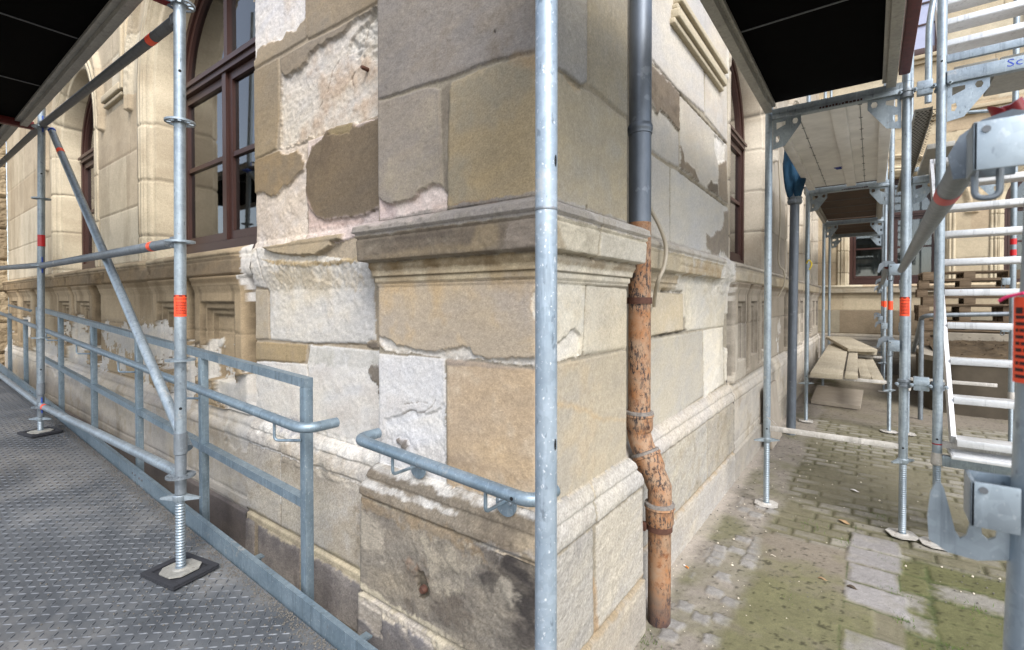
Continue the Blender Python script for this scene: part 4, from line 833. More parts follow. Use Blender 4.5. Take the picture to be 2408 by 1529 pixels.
for (cx, cy, n, sp) in ((.13, 2.9, 34, .02), (.06, 3.5, 30, .04), (-.12, 3.62, 30, .03), (-.30, 3.75, 24, .05), (.30, 2.75, 30, .05), (.05, 4.2, 26, .05), (-.78, 2.02, 40, .04), (.42, 3.2, 26, .05), (.1, 3.15, 40, .03), (-.05, 6.1, 60, .12), (-.35, 2.75, 22, .03)):
    for i in range(n):
        x, y = cx+rnd.gauss(0, sp), cy+rnd.gauss(0, sp); a = rnd.uniform(0, 6.28); l = rnd.uniform(.008, .022)
        mb.add([(x-.0015, y, 0), (x+.0015, y, 0), (x+l*.5*math.cos(a), y+l*.5*math.sin(a), l)], [(0, 1, 2)])
tag(mb.build('moss_tufts', 'grass', fix=False), kind='stuff')
def litter(name, label, cat, x, y, ln, wd, mat, a):
    mb = MB(); m = Matrix.Translation((x, y, .006)) @ Matrix.Rotation(a, 4, 'Z')
    n = 6; vs = []
    for i in range(n+1):
        u = i/n; hw = wd*math.sin(math.pi*min(.97, max(.06, u)))**.6; z = .004*math.sin(u*5)
        vs += [(ln*(u-.5), -hw, z+.003), (ln*(u-.5), hw, z), (ln*(u-.5), hw, z+.003), (ln*(u-.5), -hw, z+.005)]
    mb.add([m @ Vector(v) for v in vs], [(i*4+k, i*4+(k+1) % 4, i*4+4+(k+1) % 4, i*4+4+k) for i in range(n) for k in range(4)]+[(0, 1, 2, 3), (n*4+3, n*4+2, n*4+1, n*4)])
    tag(mb.build(name, mat), label, cat)
p = survey(1608, 1332, 2, 0); mb = MB(); mb.ring([(p[0], p[1], .008), (p[0]+.012, p[1]-.006, .008)], [.004, .004], 10); tip = mb.build('cigarette_end', 'white'); mb = MB(); mb.ring([(p[0]+.0122, p[1]-.0061, .008), (p[0]+.03, p[1]-.015, .008)], [.0041, .0041], 10); q = mb.build('filter', plain('cork_paper', srgb(206, 132, 60), .7), tip); tag(tip, 'cigarette end with orange filter lying beside the plinth behind the downpipe', 'cigarette end')
for i, (px, py, nm, lab, cat, ln, wd, mt, a) in enumerate(((1818, 1310, 'dry_leaf', 'pale curled chip of leaf on the mossy ground left of the grey slab row', 'leaf', .03, .007, 'chip', .4), (1935, 1365, 'dry_leaf', 'brown dry leaf on the bare dirt near the middle of the passage', 'leaf', .045, .010, 'leaf', .1),
                                             (2005, 1385, 'dry_leaf', 'dark rotten leaf beside the row of grey slabs', 'leaf', .05, .018, 'soil', .2), (1985, 1230, 'dry_leaf', 'reddish leaf lying in a mossy joint in front of the jack plates', 'leaf', .07, .020, 'leaf', -.5), (2010, 1156, 'dry_leaf', 'white paper scrap on the pavers beside the threaded jack', 'paper scrap', .06, .012, 'white', -.3))):
    p = survey(px, py, 2, 0); litter(nm if 'paper' not in cat else 'paper_scrap', lab, cat, p[0], p[1], ln, wd, mt, a)
# ================================================================== DOWNPIPE AND CABLE
dp = thing('downpipe', 'grey zinc downpipe running into rusty peeling cast iron pipe with an offset beside the pier', 'downpipe', (-.786, 2.2, 0))
px, py_, r0 = -.889, 2.205, .052
mb = MB(); mb.tube((px, py_, 1.872), (px, py_, 2.30), r0, 28); mb.tube((px, py_, 2.335), (px, py_, 4.8), r0, 28); mb.build('zinc_pipe', 'zinc', dp)
mb = MB(); mb.lathe([(r0, 0), (r0+.004, .002), (r0+.004, .016), (r0+.007, .022), (r0+.007, .036), (r0+.001, .05)], 28, (px, py_, 2.288)); mb.build('pipe_collar', 'zinc', dp)
mb = MB(); mb.box((px-.065, py_-.075, 2.30), (px-.045, py_-.045, 2.345), .003); mb.build('collar_hinge', 'zinc', dp)
q0, q1 = Vector((px, py_, 0)), Vector((-.786, 2.2, 0)); rr = .0555
mb = MB(); mb.tube((px, py_, .955), (px, py_, 1.872), rr-.003, 28); mb.build('iron_pipe', 'rust', dp)
A = Vector((px, py_, .965)); B = Vector((px, py_, .845)); Cc = Vector((-.786, 2.2, .63)); E_ = Vector((-.786, 2.2, .54)); d = (Cc-B).normalized()
# first bend: socket, then turning outwards
mb = MB(); mb.ring([A, A-Vector((0, 0, .012)), A-Vector((0, 0, .016)), A-Vector((0, 0, .028)), A-Vector((0, 0, .072)), A-Vector((0, 0, .088)), B+Vector((0, 0, .02)), B+d*.03, B+d*.085], [rr+.012, rr+.014, rr+.010, rr+.0085, rr+.0085, rr, rr, rr, rr], 28); s1 = mb.build('pipe_bend', 'rust', dp)
J = B+d*.075
mb = MB(); mb.ring([J, J+d*.014, J+d*.018, J+d*.03, J+d*.075, J+d*.095, Cc, Cc+Vector((0, 0, -.03)), E_], [rr+.012, rr+.015, rr+.010, rr+.009, rr+.0085, rr, rr, rr-.001, rr-.002], 28); s2 = mb.build('pipe_bend', 'rust', dp)
mb = MB(); mb.ring([E_+Vector((0, 0, .012)), E_, E_-Vector((0, 0, .006)), E_-Vector((0, 0, .07)), E_-Vector((0, 0, .09)), (-.786, 2.2, .02), (-.786, 2.2, -.02)], [rr+.012, rr+.014, rr+.009, rr+.008, rr-.003, rr-.004, rr-.004], 28); mb.build('iron_pipe', 'rust', dp)
for c_, dd in ((A, Vector((0, 0, 1))), (J, -d), (E_+Vector((0, 0, .012)), Vector((0, 0, 1)))):
    mb = MB(); mb.ring([c_-dd*.002, c_+dd*.008, c_+dd*.012], [rr+.0135, rr+.011, rr+.002], 28); mb.build('joint_seal', 'lead', dp)
for z, cx, cy, w_ in ((1.487, px, py_, .03), (.435, -.786, 2.2, .034)):
    mb = MB(); mb.lathe([(rr-.004, 0), (rr+.003, 0), (rr+.003, w_), (rr-.004, w_)], 28, (cx, cy, z)); mb.box((cx-.07, cy-.062, z), (cx-.045, cy-.03, z+w_), .002); mb.build('pipe_strap', 'rust_strap', dp)
def wrap_text(body, size, c, axis_r, ang, z, mat, name, parent, th=.0012, tilt=0.0):
    vs, fs = text_verts(body, size); ct, st = math.cos(tilt), math.sin(tilt); P = []
    for v in vs:
        x, y = v.x*ct-v.y*st, v.x*st+v.y*ct
        q = ang+x/axis_r; P.append((c[0]+axis_r*math.cos(q), c[1]+axis_r*math.sin(q), z+y))
    return MB().add(P, fs).build(name, mat, parent, fix=False)
toc = math.atan2(-py_, -px)
wrap_text('100', .026, (px, py_), rr+.0100, toc+.55, .905, 'ink', 'lettering', s1)
wrap_text("30'", .026, (px, py_), rr+.0012, toc+.42, .838, 'ink', 'lettering', s1)
mc = J+d*.055
wrap_text('GIL\nSR', .017, (mc.x, mc.y), rr+.0125, toc+.30, mc.z-.005, 'ink', 'lettering', s2, tilt=.25)
mc = J+d*.125
wrap_text('DK', .026, (mc.x+.006, mc.y), rr+.0016, toc+.42, mc.z-.01, 'ink', 'lettering', s2, tilt=.1)
mb = MB(); pts = [survey(x, y, 0, v) for x, y, v in ((1524, 455, -.95), (1530, 490, -.93), (1552, 535, -.885), (1566, 580, -.865), (1562, 625, -.865), (1548, 660, -.885), (1541, 690, -.92), (1538, 720, -.95))]
def spline(pts, n=8):
    P = [Vector(p) for p in pts]; P = [P[0]*2-P[1]]+P+[P[-1]*2-P[-2]]; out = []
    for i in range(1, len(P)-2):
        for k in range(n):
            t = k/n; out.append(.5*((2*P[i])+(-P[i-1]+P[i+1])*t+(2*P[i-1]-5*P[i]+4*P[i+1]-P[i+2])*t*t+(-P[i-1]+3*P[i]-3*P[i+1]+P[i+2])*t**3))
    return out+[P[-2]]
mb.ring(spline(pts), [.0105]*(len(pts)*8-7), 12); tag(mb.build('cable', 'hose'), 'beige cable loop bulging over the sill moulding right of the downpipe', 'cable')
def cable2():
    mb = MB(); p = spline([(-.93, 6.62, 3.4), (-.90, 6.64, 2.6), (-.92, 6.66, 2.0), (-.86, 6.66, 1.86), (-.86, 6.68, 1.7), (-.92, 6.66, 1.55)]); mb.ring(p, [.009]*len(p), 10)
    tag(mb.build('cable', 'hose'), 'thin beige cable hanging down the far pier behind the inner scaffold pole', 'cable')
cable2()
# ================================================================== RAMP WITH RAILING
rampz = lambda x: .088-.0482*x
ramp = thing('access_ramp', 'galvanised chequer plate access ramp with welded railing along the left wall', 'ramp', (-2.6, .6, 0))
def deckplate(x0, x1):
    mb = MB(); y0, y1 = -1.5, 1.058; e = .0025
    mb.add([(x, y, rampz(x)-dz) for dz in (0, .02) for x in (x0+e, x1-e) for y in (y0, y1)], [(0, 2, 3, 1), (4, 5, 7, 6), (0, 1, 5, 4), (2, 6, 7, 3), (0, 4, 6, 2), (1, 3, 7, 5)])
    p = .035; i0, i1 = int(math.ceil((x0+.01)/p)), int((x1-.01)/p); ylo = .0 if x0 > -4 else -.2
    for i in range(i0, i1+1):
        for j in range(int(-.75/p) if x0 > -3.2 else int(-.4/p), int(1.045/p)):
            x, y = i*p, j*p; a = R(45) if (i+j) % 2 else R(-45); c, s = math.cos(a), math.sin(a); L, Wd, h = .0180, .0042, .0025
            vs = []
            for u, v, z in ((-L, 0, 0), (-L*.5, -Wd*.9, 0), (L*.5, -Wd*.9, 0), (L, 0, 0), (L*.5, Wd*.9, 0), (-L*.5, Wd*.9, 0), (-L*.55, 0, h), (L*.55, 0, h)):
                X = x+u*c-v*s; vs.append((X, y+u*s+v*c, rampz(X)+z+.0002))
            mb.add(vs, [(0, 1, 6), (1, 2, 7, 6), (2, 3, 7), (3, 4, 7), (4, 5, 6, 7), (5, 0, 6)])
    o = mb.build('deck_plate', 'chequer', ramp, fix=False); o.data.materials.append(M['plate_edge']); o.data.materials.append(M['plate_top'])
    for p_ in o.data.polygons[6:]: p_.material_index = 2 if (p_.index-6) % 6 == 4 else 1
    return o
for a, b in ((-2.42, -.2), (-4.9, -2.42), (-7.4, -4.9), (-10.9, -7.4)): deckplate(a, b)
def sheared(lo, hi):     # a beam following the slope of the ramp
    (x0, y0, z0), (x1, y1, z1) = lo, hi
    return [(x, y, rampz(x)+z) for z in (z0, z1) for y in (y0, y1) for x in (x0, x1)]
BF = [(0, 2, 3, 1), (4, 5, 7, 6), (0, 1, 5, 4), (2, 6, 7, 3), (0, 4, 6, 2), (1, 3, 7, 5)]
for a, b in ((-3.92, -.3), (-7.4, -3.924), (-10.9, -7.404)):
    mb = MB(); mb.add(sheared((a, 1.064, -.14), (b, 1.070, .085)), BF); mb.add(sheared((a, 1.0702, .079), (b, 1.088, .085)), BF); mb.add(sheared((a, 1.0702, -.14), (b, 1.12, -.134)), BF); c_ = mb.build('edge_channel', 'galv_rail', ramp)
    mb = MB()
    for x in (a+.04, b-.04, a+.09, b-.09):
        for z in (.05, -.0): mb.lathe([(.008, 0), (.008, .004), (.005, .006)], 8); k = len(mb.v)-24; mb.v[k:] = [(x+v[0], 1.064-v[2], rampz(x)+z+v[1]) for v in mb.v[k:]]
    mb.build('bolt', 'galv_dark', c_)
YR = 1.135; posts = [-1.965, -3.04, -4.13, -5.26, -6.42, -7.45]; hs_ = .02
toprail = lambda x: rampz(x)+.945
for i, x in enumerate(posts):
    mb = MB(); mb.box((x-hs_, YR-hs_, rampz(x)-.02), (x+hs_, YR+hs_, toprail(x)-.001), .003); p_ = mb.build('rail_post', 'galv_rail', ramp)
    mb = MB(); mb.box((x-.035, 1.0712, rampz(x)-.05), (x+.035, YR+.035, rampz(x)-.021), .002); mb.box((x-.05, 1.0712, rampz(x)-.11), (x+.05, 1.078, rampz(x)+.02)); mb.build('post_foot', 'galv_rail', p_)
def rrail(x0, x1, y, zf, h, name):
    mb = MB(); mb.add([(x, yy, zf(x)+dz) for dz in (0, h) for yy in (y-hs_, y+hs_) for x in (x0, x1)], BF); return mb.build(name, 'galv_rail', ramp)
rrail(posts[-1]-.02, posts[0]+.02, YR, toprail, .04, 'top_rail')
for a, b in zip(posts[1:], posts[:-1]): rrail(a+hs_+.001, b-hs_-.001, YR, lambda x: rampz(x)+.42, .04, 'lower_rail')
YH = 1.045; hz = lambda x: rampz(x)+.805
mb = MB(); mb.pipe([(-9.4, YH, hz(-9.4)), (-1.83, YH, hz(-1.83)), (-1.83, YH+.15, hz(-1.83))], .0212, 20, .075, 10); mb.build('handrail', 'galv_rail', ramp)
for x in posts[:5]:
    mb = MB(); z = hz(x-.10); mb.pipe([(x-.10, YH, z-.015), (x-.10, YH, z-.095), (x-.005, YR-.021, z-.095)], .0062, 10, .02, 5); mb.build('handrail_bracket', 'galv_rail', ramp)
for x in (-1.30, -1.62, -2.5, -3.6):
    mb = MB(); z = rampz(x); mb.box((x-.02, 1.071, z-.02), (x+.02, 1.20, z-.012)); mb.box((x-.02, 1.071, z-.10), (x-.012, 1.20, z-.021)); mb.build('support_angle', 'galv_rail', ramp)
# the upper landing rail further left
mb = MB()
for x in (-8.2, -9.3): mb.box((x-hs_, YR-hs_, rampz(x)-.02), (x+hs_, YR+hs_, toprail(x)-.15), .003)
mb.pipe([(-9.3, YR, hz(-9.3)+.1), (-7.9, YR, hz(-8.6)+.08)], .016, 10); mb.build('landing_rail', 'galv_rail', ramp)
# grit swept against the edge channel and thinly over the plates
def gr(r):
    u = r.random(); x = -.35-6.2*r.random()**1.3
    if u < .45: y = 1.055-abs(r.gauss(0, .03))
    elif u < .8: y = 1.05-abs(r.gauss(0, .22))
    else: y = r.uniform(-.3, 1.0)
    if u > .45 and math.sin(x*4.1+1.3*math.sin(y*5))*math.sin(y*6.3+x) < r.uniform(-.9, .5): return gr(r)
    return (x, y, rampz(x)+.0015, r.choice((.0025, .003, .004, .0055)))
scatter('ramp_grit', 'grit', 7500, gr)
# ================================================================== SHORT WALL HANDRAIL
wr = thing('wall_handrail', 'short galvanised handrail bolted to the stone pier with two round plates', 'handrail', (-1.3, 1.24, .9))
YW = 1.175; z0 = lambda x: .925-.048*(x+1.3)
mb = MB(); mb.pipe([(-1.665, YW+.11, z0(-1.665)), (-1.665, YW, z0(-1.665)), (-.80, YW, z0(-.80)), (-.80, YW+.12, z0(-.80))], .0212, 20, .06, 10); mb.build('rail_tube', 'galv_rail', wr)
mb = MB(); p = (-.865, YW-.0214, z0(-.865)); mb.ring([p, (p[0], p[1]-.0012, p[2])], [.006, .006], 12); mb.build('weep_hole', 'hole', wr)
for x, yb in ((-1.44, 1.305), (-.985, 1.287)):
    z = z0(x); mb = MB(); mb.pipe([(x, YW, z-.015), (x, YW, z-.085), (x+.0, yb-.006, z-.085)], .0062, 10, .018, 5); b_ = mb.build('bracket', 'galv_rail', wr)
    mb = MB(); mb.ring([(x, yb, z-.095), (x, yb-.006, z-.095)], [.043, .043], 28); mb.build('round_plate', 'galv_rail', b_)
    for s in (-1, 1):
        mb = MB(); c_ = (x+s*.024, yb-.006, z-.085); mb.ring([c_, (c_[0], c_[1]-.006, c_[2]), (c_[0], c_[1]-.0062, c_[2]), (c_[0], c_[1]-.013, c_[2])], [.009, .009, .0065, .005], 10); mb.build('bolt', 'galv', b_)
# ================================================================== SCAFFOLD PARTS
TR = .02415
def rosette(c, parent, mat='galv', flip=False):
    n = 64; rad = (.0245, .034, .053, .061); vs = []; h = .0045
    for z in (-h, h):
        for r in rad: vs += [(c[0]+r*math.cos(2*math.pi*j/n), c[1]+r*math.sin(2*math.pi*j/n), c[2]+z) for j in range(n)]
    I = lambda l, k, j: (l*4+k)*n+j % n; fs = []
    solid = lambda k, j: not (k == 1 and (j % 8) in ((1, 2, 3, 4, 5, 6) if (j//8) % 2 == 0 else (2, 3, 4, 5)))
    for k in range(3):
        for j in range(n):
            if not solid(k, j): continue
            fs += [(I(1, k, j), I(1, k+1, j), I(1, k+1, j+1), I(1, k, j+1)), (I(0, k, j), I(0, k, j+1), I(0, k+1, j+1), I(0, k+1, j))]
            if k == 1:
                if not solid(1, j-1): fs.append((I(0, 1, j), I(0, 2, j), I(1, 2, j), I(1, 1, j)))
                if not solid(1, j+1): fs.append((I(0, 1, j+1), I(1, 1, j+1), I(1, 2, j+1), I(0, 2, j+1)))
            if k == 2: fs.append((I(0, 3, j), I(0, 3, j+1), I(1, 3, j+1), I(1, 3, j)))
            if k == 0 and not solid(1, j): fs.append((I(0, 1, j), I(1, 1, j), I(1, 1, j+1), I(0, 1, j+1)))
            if k == 2 and not solid(1, j): fs.append((I(0, 2, j), I(0, 2, j+1), I(1, 2, j+1), I(1, 2, j)))
    return MB().add(vs, fs).build('rosette', mat, parent, fix=False)
def band(a, b, t0, t1, r, mat, name, parent, n=24):
    a, b = Vector(a), Vector(b); d = (b-a).normalized(); mb = MB(); mb.ring([a+d*t0, a+d*t1], [r, r], n, cap=False); return mb.build(name, mat, parent, fix=False)
def label(c, z0, z1, parent, text=True, mat='orange', r=TR, lines=8, ink='ink'):
    """film label wound round an upright: black edge bars, a heading and lines of small print"""
    mb = MB(); mb.lathe([(r+.0008, z0), (r+.0008, z1)], 28, (c[0], c[1], 0), cap=False); l_ = mb.build('label', mat, parent, fix=False)
    if not text: return l_
    q = math.atan2(-c[1], -c[0]); mb = MB(); hh = z1-z0; ra = r+.0013
    def strip(za, zb, qa, qb):
        n = 10; vs = [(c[0]+ra*math.cos(qa+(qb-qa)*i/n), c[1]+ra*math.sin(qa+(qb-qa)*i/n), z) for z in (za, zb) for i in range(n+1)]
        mb.add(vs, [(i, i+1, n+2+i, n+1+i) for i in range(n)])
    rnd = random.Random(int(z0*1000))
    for (a, b) in ((-1.5, -.75), (-.25, .35), (.8, 1.5)): strip(z1-.08*hh, z1-.003, q+a, q+b)
    strip(z1-.012*hh-.001, z1-.001, q-1.6, q+1.6)
    for i in range(lines):
        z = z1-hh*(.34+.60*i/lines); a = -.75
        while a < 1.0:
            b = a+rnd.uniform(.1, .4); strip(z-.016*hh, z+.016*hh, q+a, q+min(b, 1.05)); a = b+.05
    mb.build('small_print', ink, l_, fix=False)
    vs, fs = text_verts('\u25b2 WARNUNG' if False else 'WARNUNG', hh*.115); zc = z1-hh*.19
    MB().add([(c[0]+ra*math.cos(q+.25+v.x/ra), c[1]+ra*math.sin(q+.25+v.x/ra), zc+v.y) for v in vs], fs).build('lettering', ink, l_, fix=False)
    mb = MB(); mb.add([(c[0]+ra*math.cos(q+.25+x/ra), c[1]+ra*math.sin(q+.25+x/ra), zc+y) for x, y in ((-hh*.50, -hh*.04), (-hh*.40, -hh*.04), (-hh*.45, hh*.05))], [(0, 1, 2)]); mb.build('warning_triangle', ink, l_, fix=False)
    return l_
def jack(c, zb, zt, parent, mat='galv', plate_mat='dirty', ang=0.0, nutz=None, pl=.075, r=.0205):
    prf = [(r+.004, zb), (r+.003, zb+.012)]; z = zb+.012; p = .0135
    while z < zt: prf += [(r-.004, z+p*.15), (r-.004, z+p*.42), (r, z+p*.6), (r, z+p*.95)]; z += p
    mb = MB(); mb.lathe(prf, 20, (c[0], c[1], 0)); j_ = mb.build('base_jack', mat, parent, angle=60)
    m = Matrix.Translation((c[0], c[1], zb)) @ Matrix.Rotation(ang, 4, 'Z'); k = .035
    mb = MB(); P = [(-pl+k, -pl), (pl-k, -pl), (pl, -pl+k), (pl, pl-k), (pl-k, pl), (-pl+k, pl), (-pl, pl-k), (-pl, -pl+k)]
    mb.plate([P, circ(pl*.72, pl*.72*.5, .006, n=8), circ(-pl*.72, -pl*.72*.5, .006, n=8)], .006, lambda u, v, w_: m @ Vector((u, v, w_)))
    mb.add([m @ Vector((x*s, y*s, z)) for s, z in ((.036, .006), (.026, .012)) for x, y in circ(0, 0, 1, n=16)], [(i, (i+1) % 16, 16+(i+1) % 16, 16+i) for i in range(16)]+[tuple(range(16, 32))])
    mb.build('base_plate', plate_mat, j_)
    if nutz:
        mb = MB(); mb.lathe([(.026, nutz-.03), (.03, nutz-.022), (.03, nutz-.004), (.026, nutz)], 20, (c[0], c[1], 0))
        for s in (0, math.pi):
            m2 = Matrix.Translation((c[0], c[1], nutz-.015)) @ Matrix.Rotation(ang+.5+s, 4, 'Z')
            vs = [m2 @ Vector(v) for v in ((.02, -.014, -.012), (.02, .014, -.012), (.02, .014, .014), (.02, -.014, .014), (.09, -.006, -.008), (.09, .006, -.008), (.09, .006, .0), (.09, -.006, .0))]
            mb.add(vs, [(0, 1, 2, 3), (7, 6, 5, 4), (0, 4, 5, 1), (1, 5, 6, 2), (2, 6, 7, 3), (3, 7, 4, 0)])
        mb.build('wing_nut', mat, j_)
    return j_
# ================================================================== LEFT SCAFFOLD (ring lock system over the ramp)
ls_ = thing('ring_scaffold', 'galvanised ring lock scaffold with dark plywood deck standing on the ramp', 'scaffold', (-2.62, .87, 0))
PX = [(-2.605, -2.555, .22, 1), (-5.70, -5.50, .37, 2), (-8.7, -8.6, .52, 0)]
def px_at(i, z): a, b, zb, _ = PX[i]; return a+(b-a)*(z-.2)/2.6
ROS = (.68, 1.225, 1.775, 2.325, 2.86)
ROS2 = (.60, 1.19, 1.795, 2.35, 2.93)
for i, (a, b, zb, kind) in enumerate(PX):
    rs = ROS if i == 0 else ROS2 if i == 1 else [z+.1 for z in ROS2]
    P = lambda z: (px_at(i, z), .87, z)
    mb = MB(); mb.tube(P(rs[0]+.16), P(4.6), TR, 28)
    s_ = mb.build('standard', 'galv', ls_)
    mb = MB(); mb.ring([P(rs[0]-.085), P(rs[0]+.10), P(rs[0]+.105), P(rs[0]+.205)], [TR-.0005, TR-.0005, TR+.0035, TR+.0035], 28); mb.build('base_collar', 'galv_dull', s_)
    for z in rs: rosette(P(z), s_, 'galv' if z > .8 else 'galv_dull')
    jack(P(zb), zb+.014, rs[0]-.08, s_, 'galv', 'alu_dull', .2, nutz=rs[0]-.09, pl=.074)
    for z in (rs[0]+.32, 2.55): 
        mb = MB(); c_ = Vector(P(z)); dd = Vector((-c_.x, -c_.y, 0)).normalized(); mb.ring([c_+dd*(TR-.003), c_+dd*(TR+.0008)], [.0065, .0065], 10); mb.build('pin_hole', 'hole', s_)
    if kind == 1: label(P(1.5), 1.428, 1.528, s_)
    if kind == 2:
        l_ = label(P(2.1), 1.955, 2.05, s_, False, 'redlabel'); c = P(2.0); q = math.atan2(-c[1], -c[0]); mb = MB(); ra = TR+.0013
        for pts in (((-1.0, .55), (-.5, .56), (.05, .62), (.35, .64), (.0, .58), (-.4, .48), (-.6, .46), (-.8, .50)), ((-.9, .33), (.3, .33), (.3, .31), (-.9, .31)), ((-.9, .2), (.3, .2), (.3, .18), (-.9, .18)), ((-.9, .1), (.4, .1), (.4, .08), (-.9, .08))):
            mb.add([(c[0]+ra*math.cos(q+u), c[1]+ra*math.sin(q+u), 1.955+.095*v) for u, v in pts], [tuple(range(len(pts)))])
        mb.build('white_mark', 'white', l_, fix=False)
def ledger(p, q, bands, parent, r=TR, mat='galv_dull', name='ledger', wedge=True, bmat='orange'):
    p, q = Vector(p), Vector(q); d = (q-p).normalized(); L = (q-p).length; mb = MB(); mb.tube(p+d*.045, q-d*.045, r, 24); l_ = mb.build(name, mat, parent)
    for t, w_ in bands: band(p, q, t, t+w_, r+.0008, bmat, 'band', l_)
    if wedge:
        for e, s in ((p, 1), (q, -1)):
            mb = MB(); m = Matrix.Translation(e) @ (d*s).to_track_quat('X', 'Z').to_matrix().to_4x4()
            mb.box((.022, -.02, -.026), (.075, .02, .026), .006, m); mb.build('ledger_head', mat, l_)
            mb = MB(); mb.box((.036, -.004, -.06), (.052, .004, .07), .001, m); mb.build('wedge', 'bluewedge', l_)
    return l_
def lp(i, z): return (px_at(i, z), .87, z)
ledger(lp(1, 1.795), lp(0, 1.775), [(2.62, .05)], ls_, mat='galv_dull'); ledger(lp(2, 1.89), lp(1, 1.80), [], ls_, mat='galv_dull')
ledger(lp(1, .61), lp(0, .69), [(.13, .055)], ls_, mat='galv'); ledger(lp(2, .70), lp(1, .61), [], ls_, mat='galv')
ledger(lp(1, 2.945), lp(0, 2.80), [(2.55, .07)], ls_, mat='galv_dark'); ledger(lp(2, 3.0), lp(1, 2.945), [], ls_, mat='galv_dark')
a_ = Vector((px_at(1, 2.93)+.10, .912, 2.90)); b_ = Vector((px_at(0, .69)-.012, .915, .76)); l_ = ledger(a_, b_, [(.36, .055)], ls_, mat='galv', name='brace', wedge=False)
mb = MB(); mb.ring([a_+Vector((-.07, .03, .015)), a_+Vector((-.02, .01, .005)), a_+(b_-a_).normalized()*.02], [.012, .022, TR+.001], 16); mb.build('brace_head', 'bluewedge', l_)
# deck over the ramp: three plates with aluminium side beams, red end rails
def deck(name, lo, hi, axis, rails, under, parent, seams=(), rail_mat='alu_dull', rw=.045, rh=.07):
    (x0, y0, z0), (x1, y1, z1) = lo, hi
    mb = MB(); mb.box((x0, y0, z0+rh*.75), (x1, y1, z0+rh*.75+.012)); d_ = mb.build(name, under, parent)
    for k in (0, 1):
        mb = MB()
        if axis == 0:
            yy = y0 if k == 0 else y1-rw; mb.box((x0, yy-.0, z0), (x1, yy+rw, z0+rh), .004); mb.box((x0, yy+(rw if k == 0 else -.03), z0+rh*.42), (x1, yy+(rw+.03 if k == 0 else 0), z0+rh*.7), .002)
        else:
            xx = x0 if k == 0 else x1-rw; mb.box((xx, y0, z0), (xx+rw, y1, z0+rh), .004); mb.box((xx+(rw if k == 0 else -.02), y0, z0+rh*.42), (xx+(rw+.02 if k == 0 else 0), y1, z0+rh*.7), .002)
        mb.build('side_beam', rail_mat, d_)
    for s in seams:
        mb = MB()
        if axis == 1: mb.box((x0+rw, s-.006, z0+rh*.75-.004), (x1-rw, s+.006, z0+rh*.75-.0003))
        else: mb.box((s-.006, y0+rw, z0+rh*.75-.004), (s+.006, y1-rw, z0+rh*.75-.0003))
        mb.build('seam_strip', 'galv_dark', d_)
    return d_
for (xa, xb, dz, sm) in ((-5.58, -2.62, 0, (-3.6, -4.6)), (-8.6, -5.62, .08, (-6.6,))):
    d_ = deck('deck', (xa, -.35, 2.93+dz), (xb, .80, 3.0), 0, None, 'black_ply', ls_, sm)
mb = MB()
for k in range(9): mb.box((-4.6+.02*random.random(), .02+.020*k, 2.978), (-4.44+.05*random.random(), .026+.020*k, 2.9815))
mb.build('stencil_marks', 'chip', ls_)
for xx, zz in ((-2.585, 2.885), (-5.60, 2.955)):
    mb = MB(); mb.box((xx-.03, -.5, zz-.03), (xx+.03, .84, zz+.03), .008); t_ = mb.build('end_rail', 'red' if xx > -3 else 'red_dark', ls_)
for px_, zb in ((PX[0][0], PX[0][2]), (PX[1][0], PX[1][2])):
    x = px_-.005; m = Matrix.Translation((x, .87, rampz(x)+.003)) @ Matrix.Rotation(.2, 4, 'Z'); mb = MB(); mb.box((-.128, -.105, 0), (.128, .105, .010), .003, m); mb.box((-.128, -.105, .0103), (.128, -.077, .02), .003, m); mb.box((-.128, .077, .0103), (.128, .105, .02), .003, m); mb.box((-.128, -.0765, .0103), (-.092, .0765, .0198), .003, m); mb.box((.092, -.0765, .0103), (.128, .0765, .0198), .003, m)
    tag(mb.build('rubber_pad', 'rubber'), 'black rubber pad under the near scaffold jack on the ramp' if px_ > -3 else 'black rubber pad under the far scaffold jack on the ramp', 'rubber pad', 'pads under the scaffold jacks')
# ================================================================== RIGHT SCAFFOLD (steel frames along the right-hand wall)
fs_ = thing('frame_scaffold', 'steel frame scaffold with plank decks lining the right-hand wall', 'scaffold', (-.2, 3.9, 0))
XI, XO = -.575, .165
def gusset(cx, cz, y, sx, parent, s=.2, mat='galv'):
    """corner plate below the head transom, sx = direction away from the upright"""
    L = [(0.026, 0), (s, 0), (s, -.055), (.10, -s*.98), (.026, -s*1.05)]
    hl = [(.155, -.012), (.175, -.012), (.183, -.03), (.175, -.05), (.155, -.05), (.147, -.03)]; h2 = [(.028+.02, -.02), (.105, -.02), (.105, -.045), (.07, -.06), (.048, -.07)]; h3 = [(.045, -.12), (.065, -.115), (.07, -.14), (.06, -.165), (.045, -.16)]
    mb = MB(); mb.plate([L, hl, h2, h3], .005, lambda u, v, w_: (cx+sx*u, y-.0025+w_, cz+v)); return mb.build('corner_plate', mat, parent)
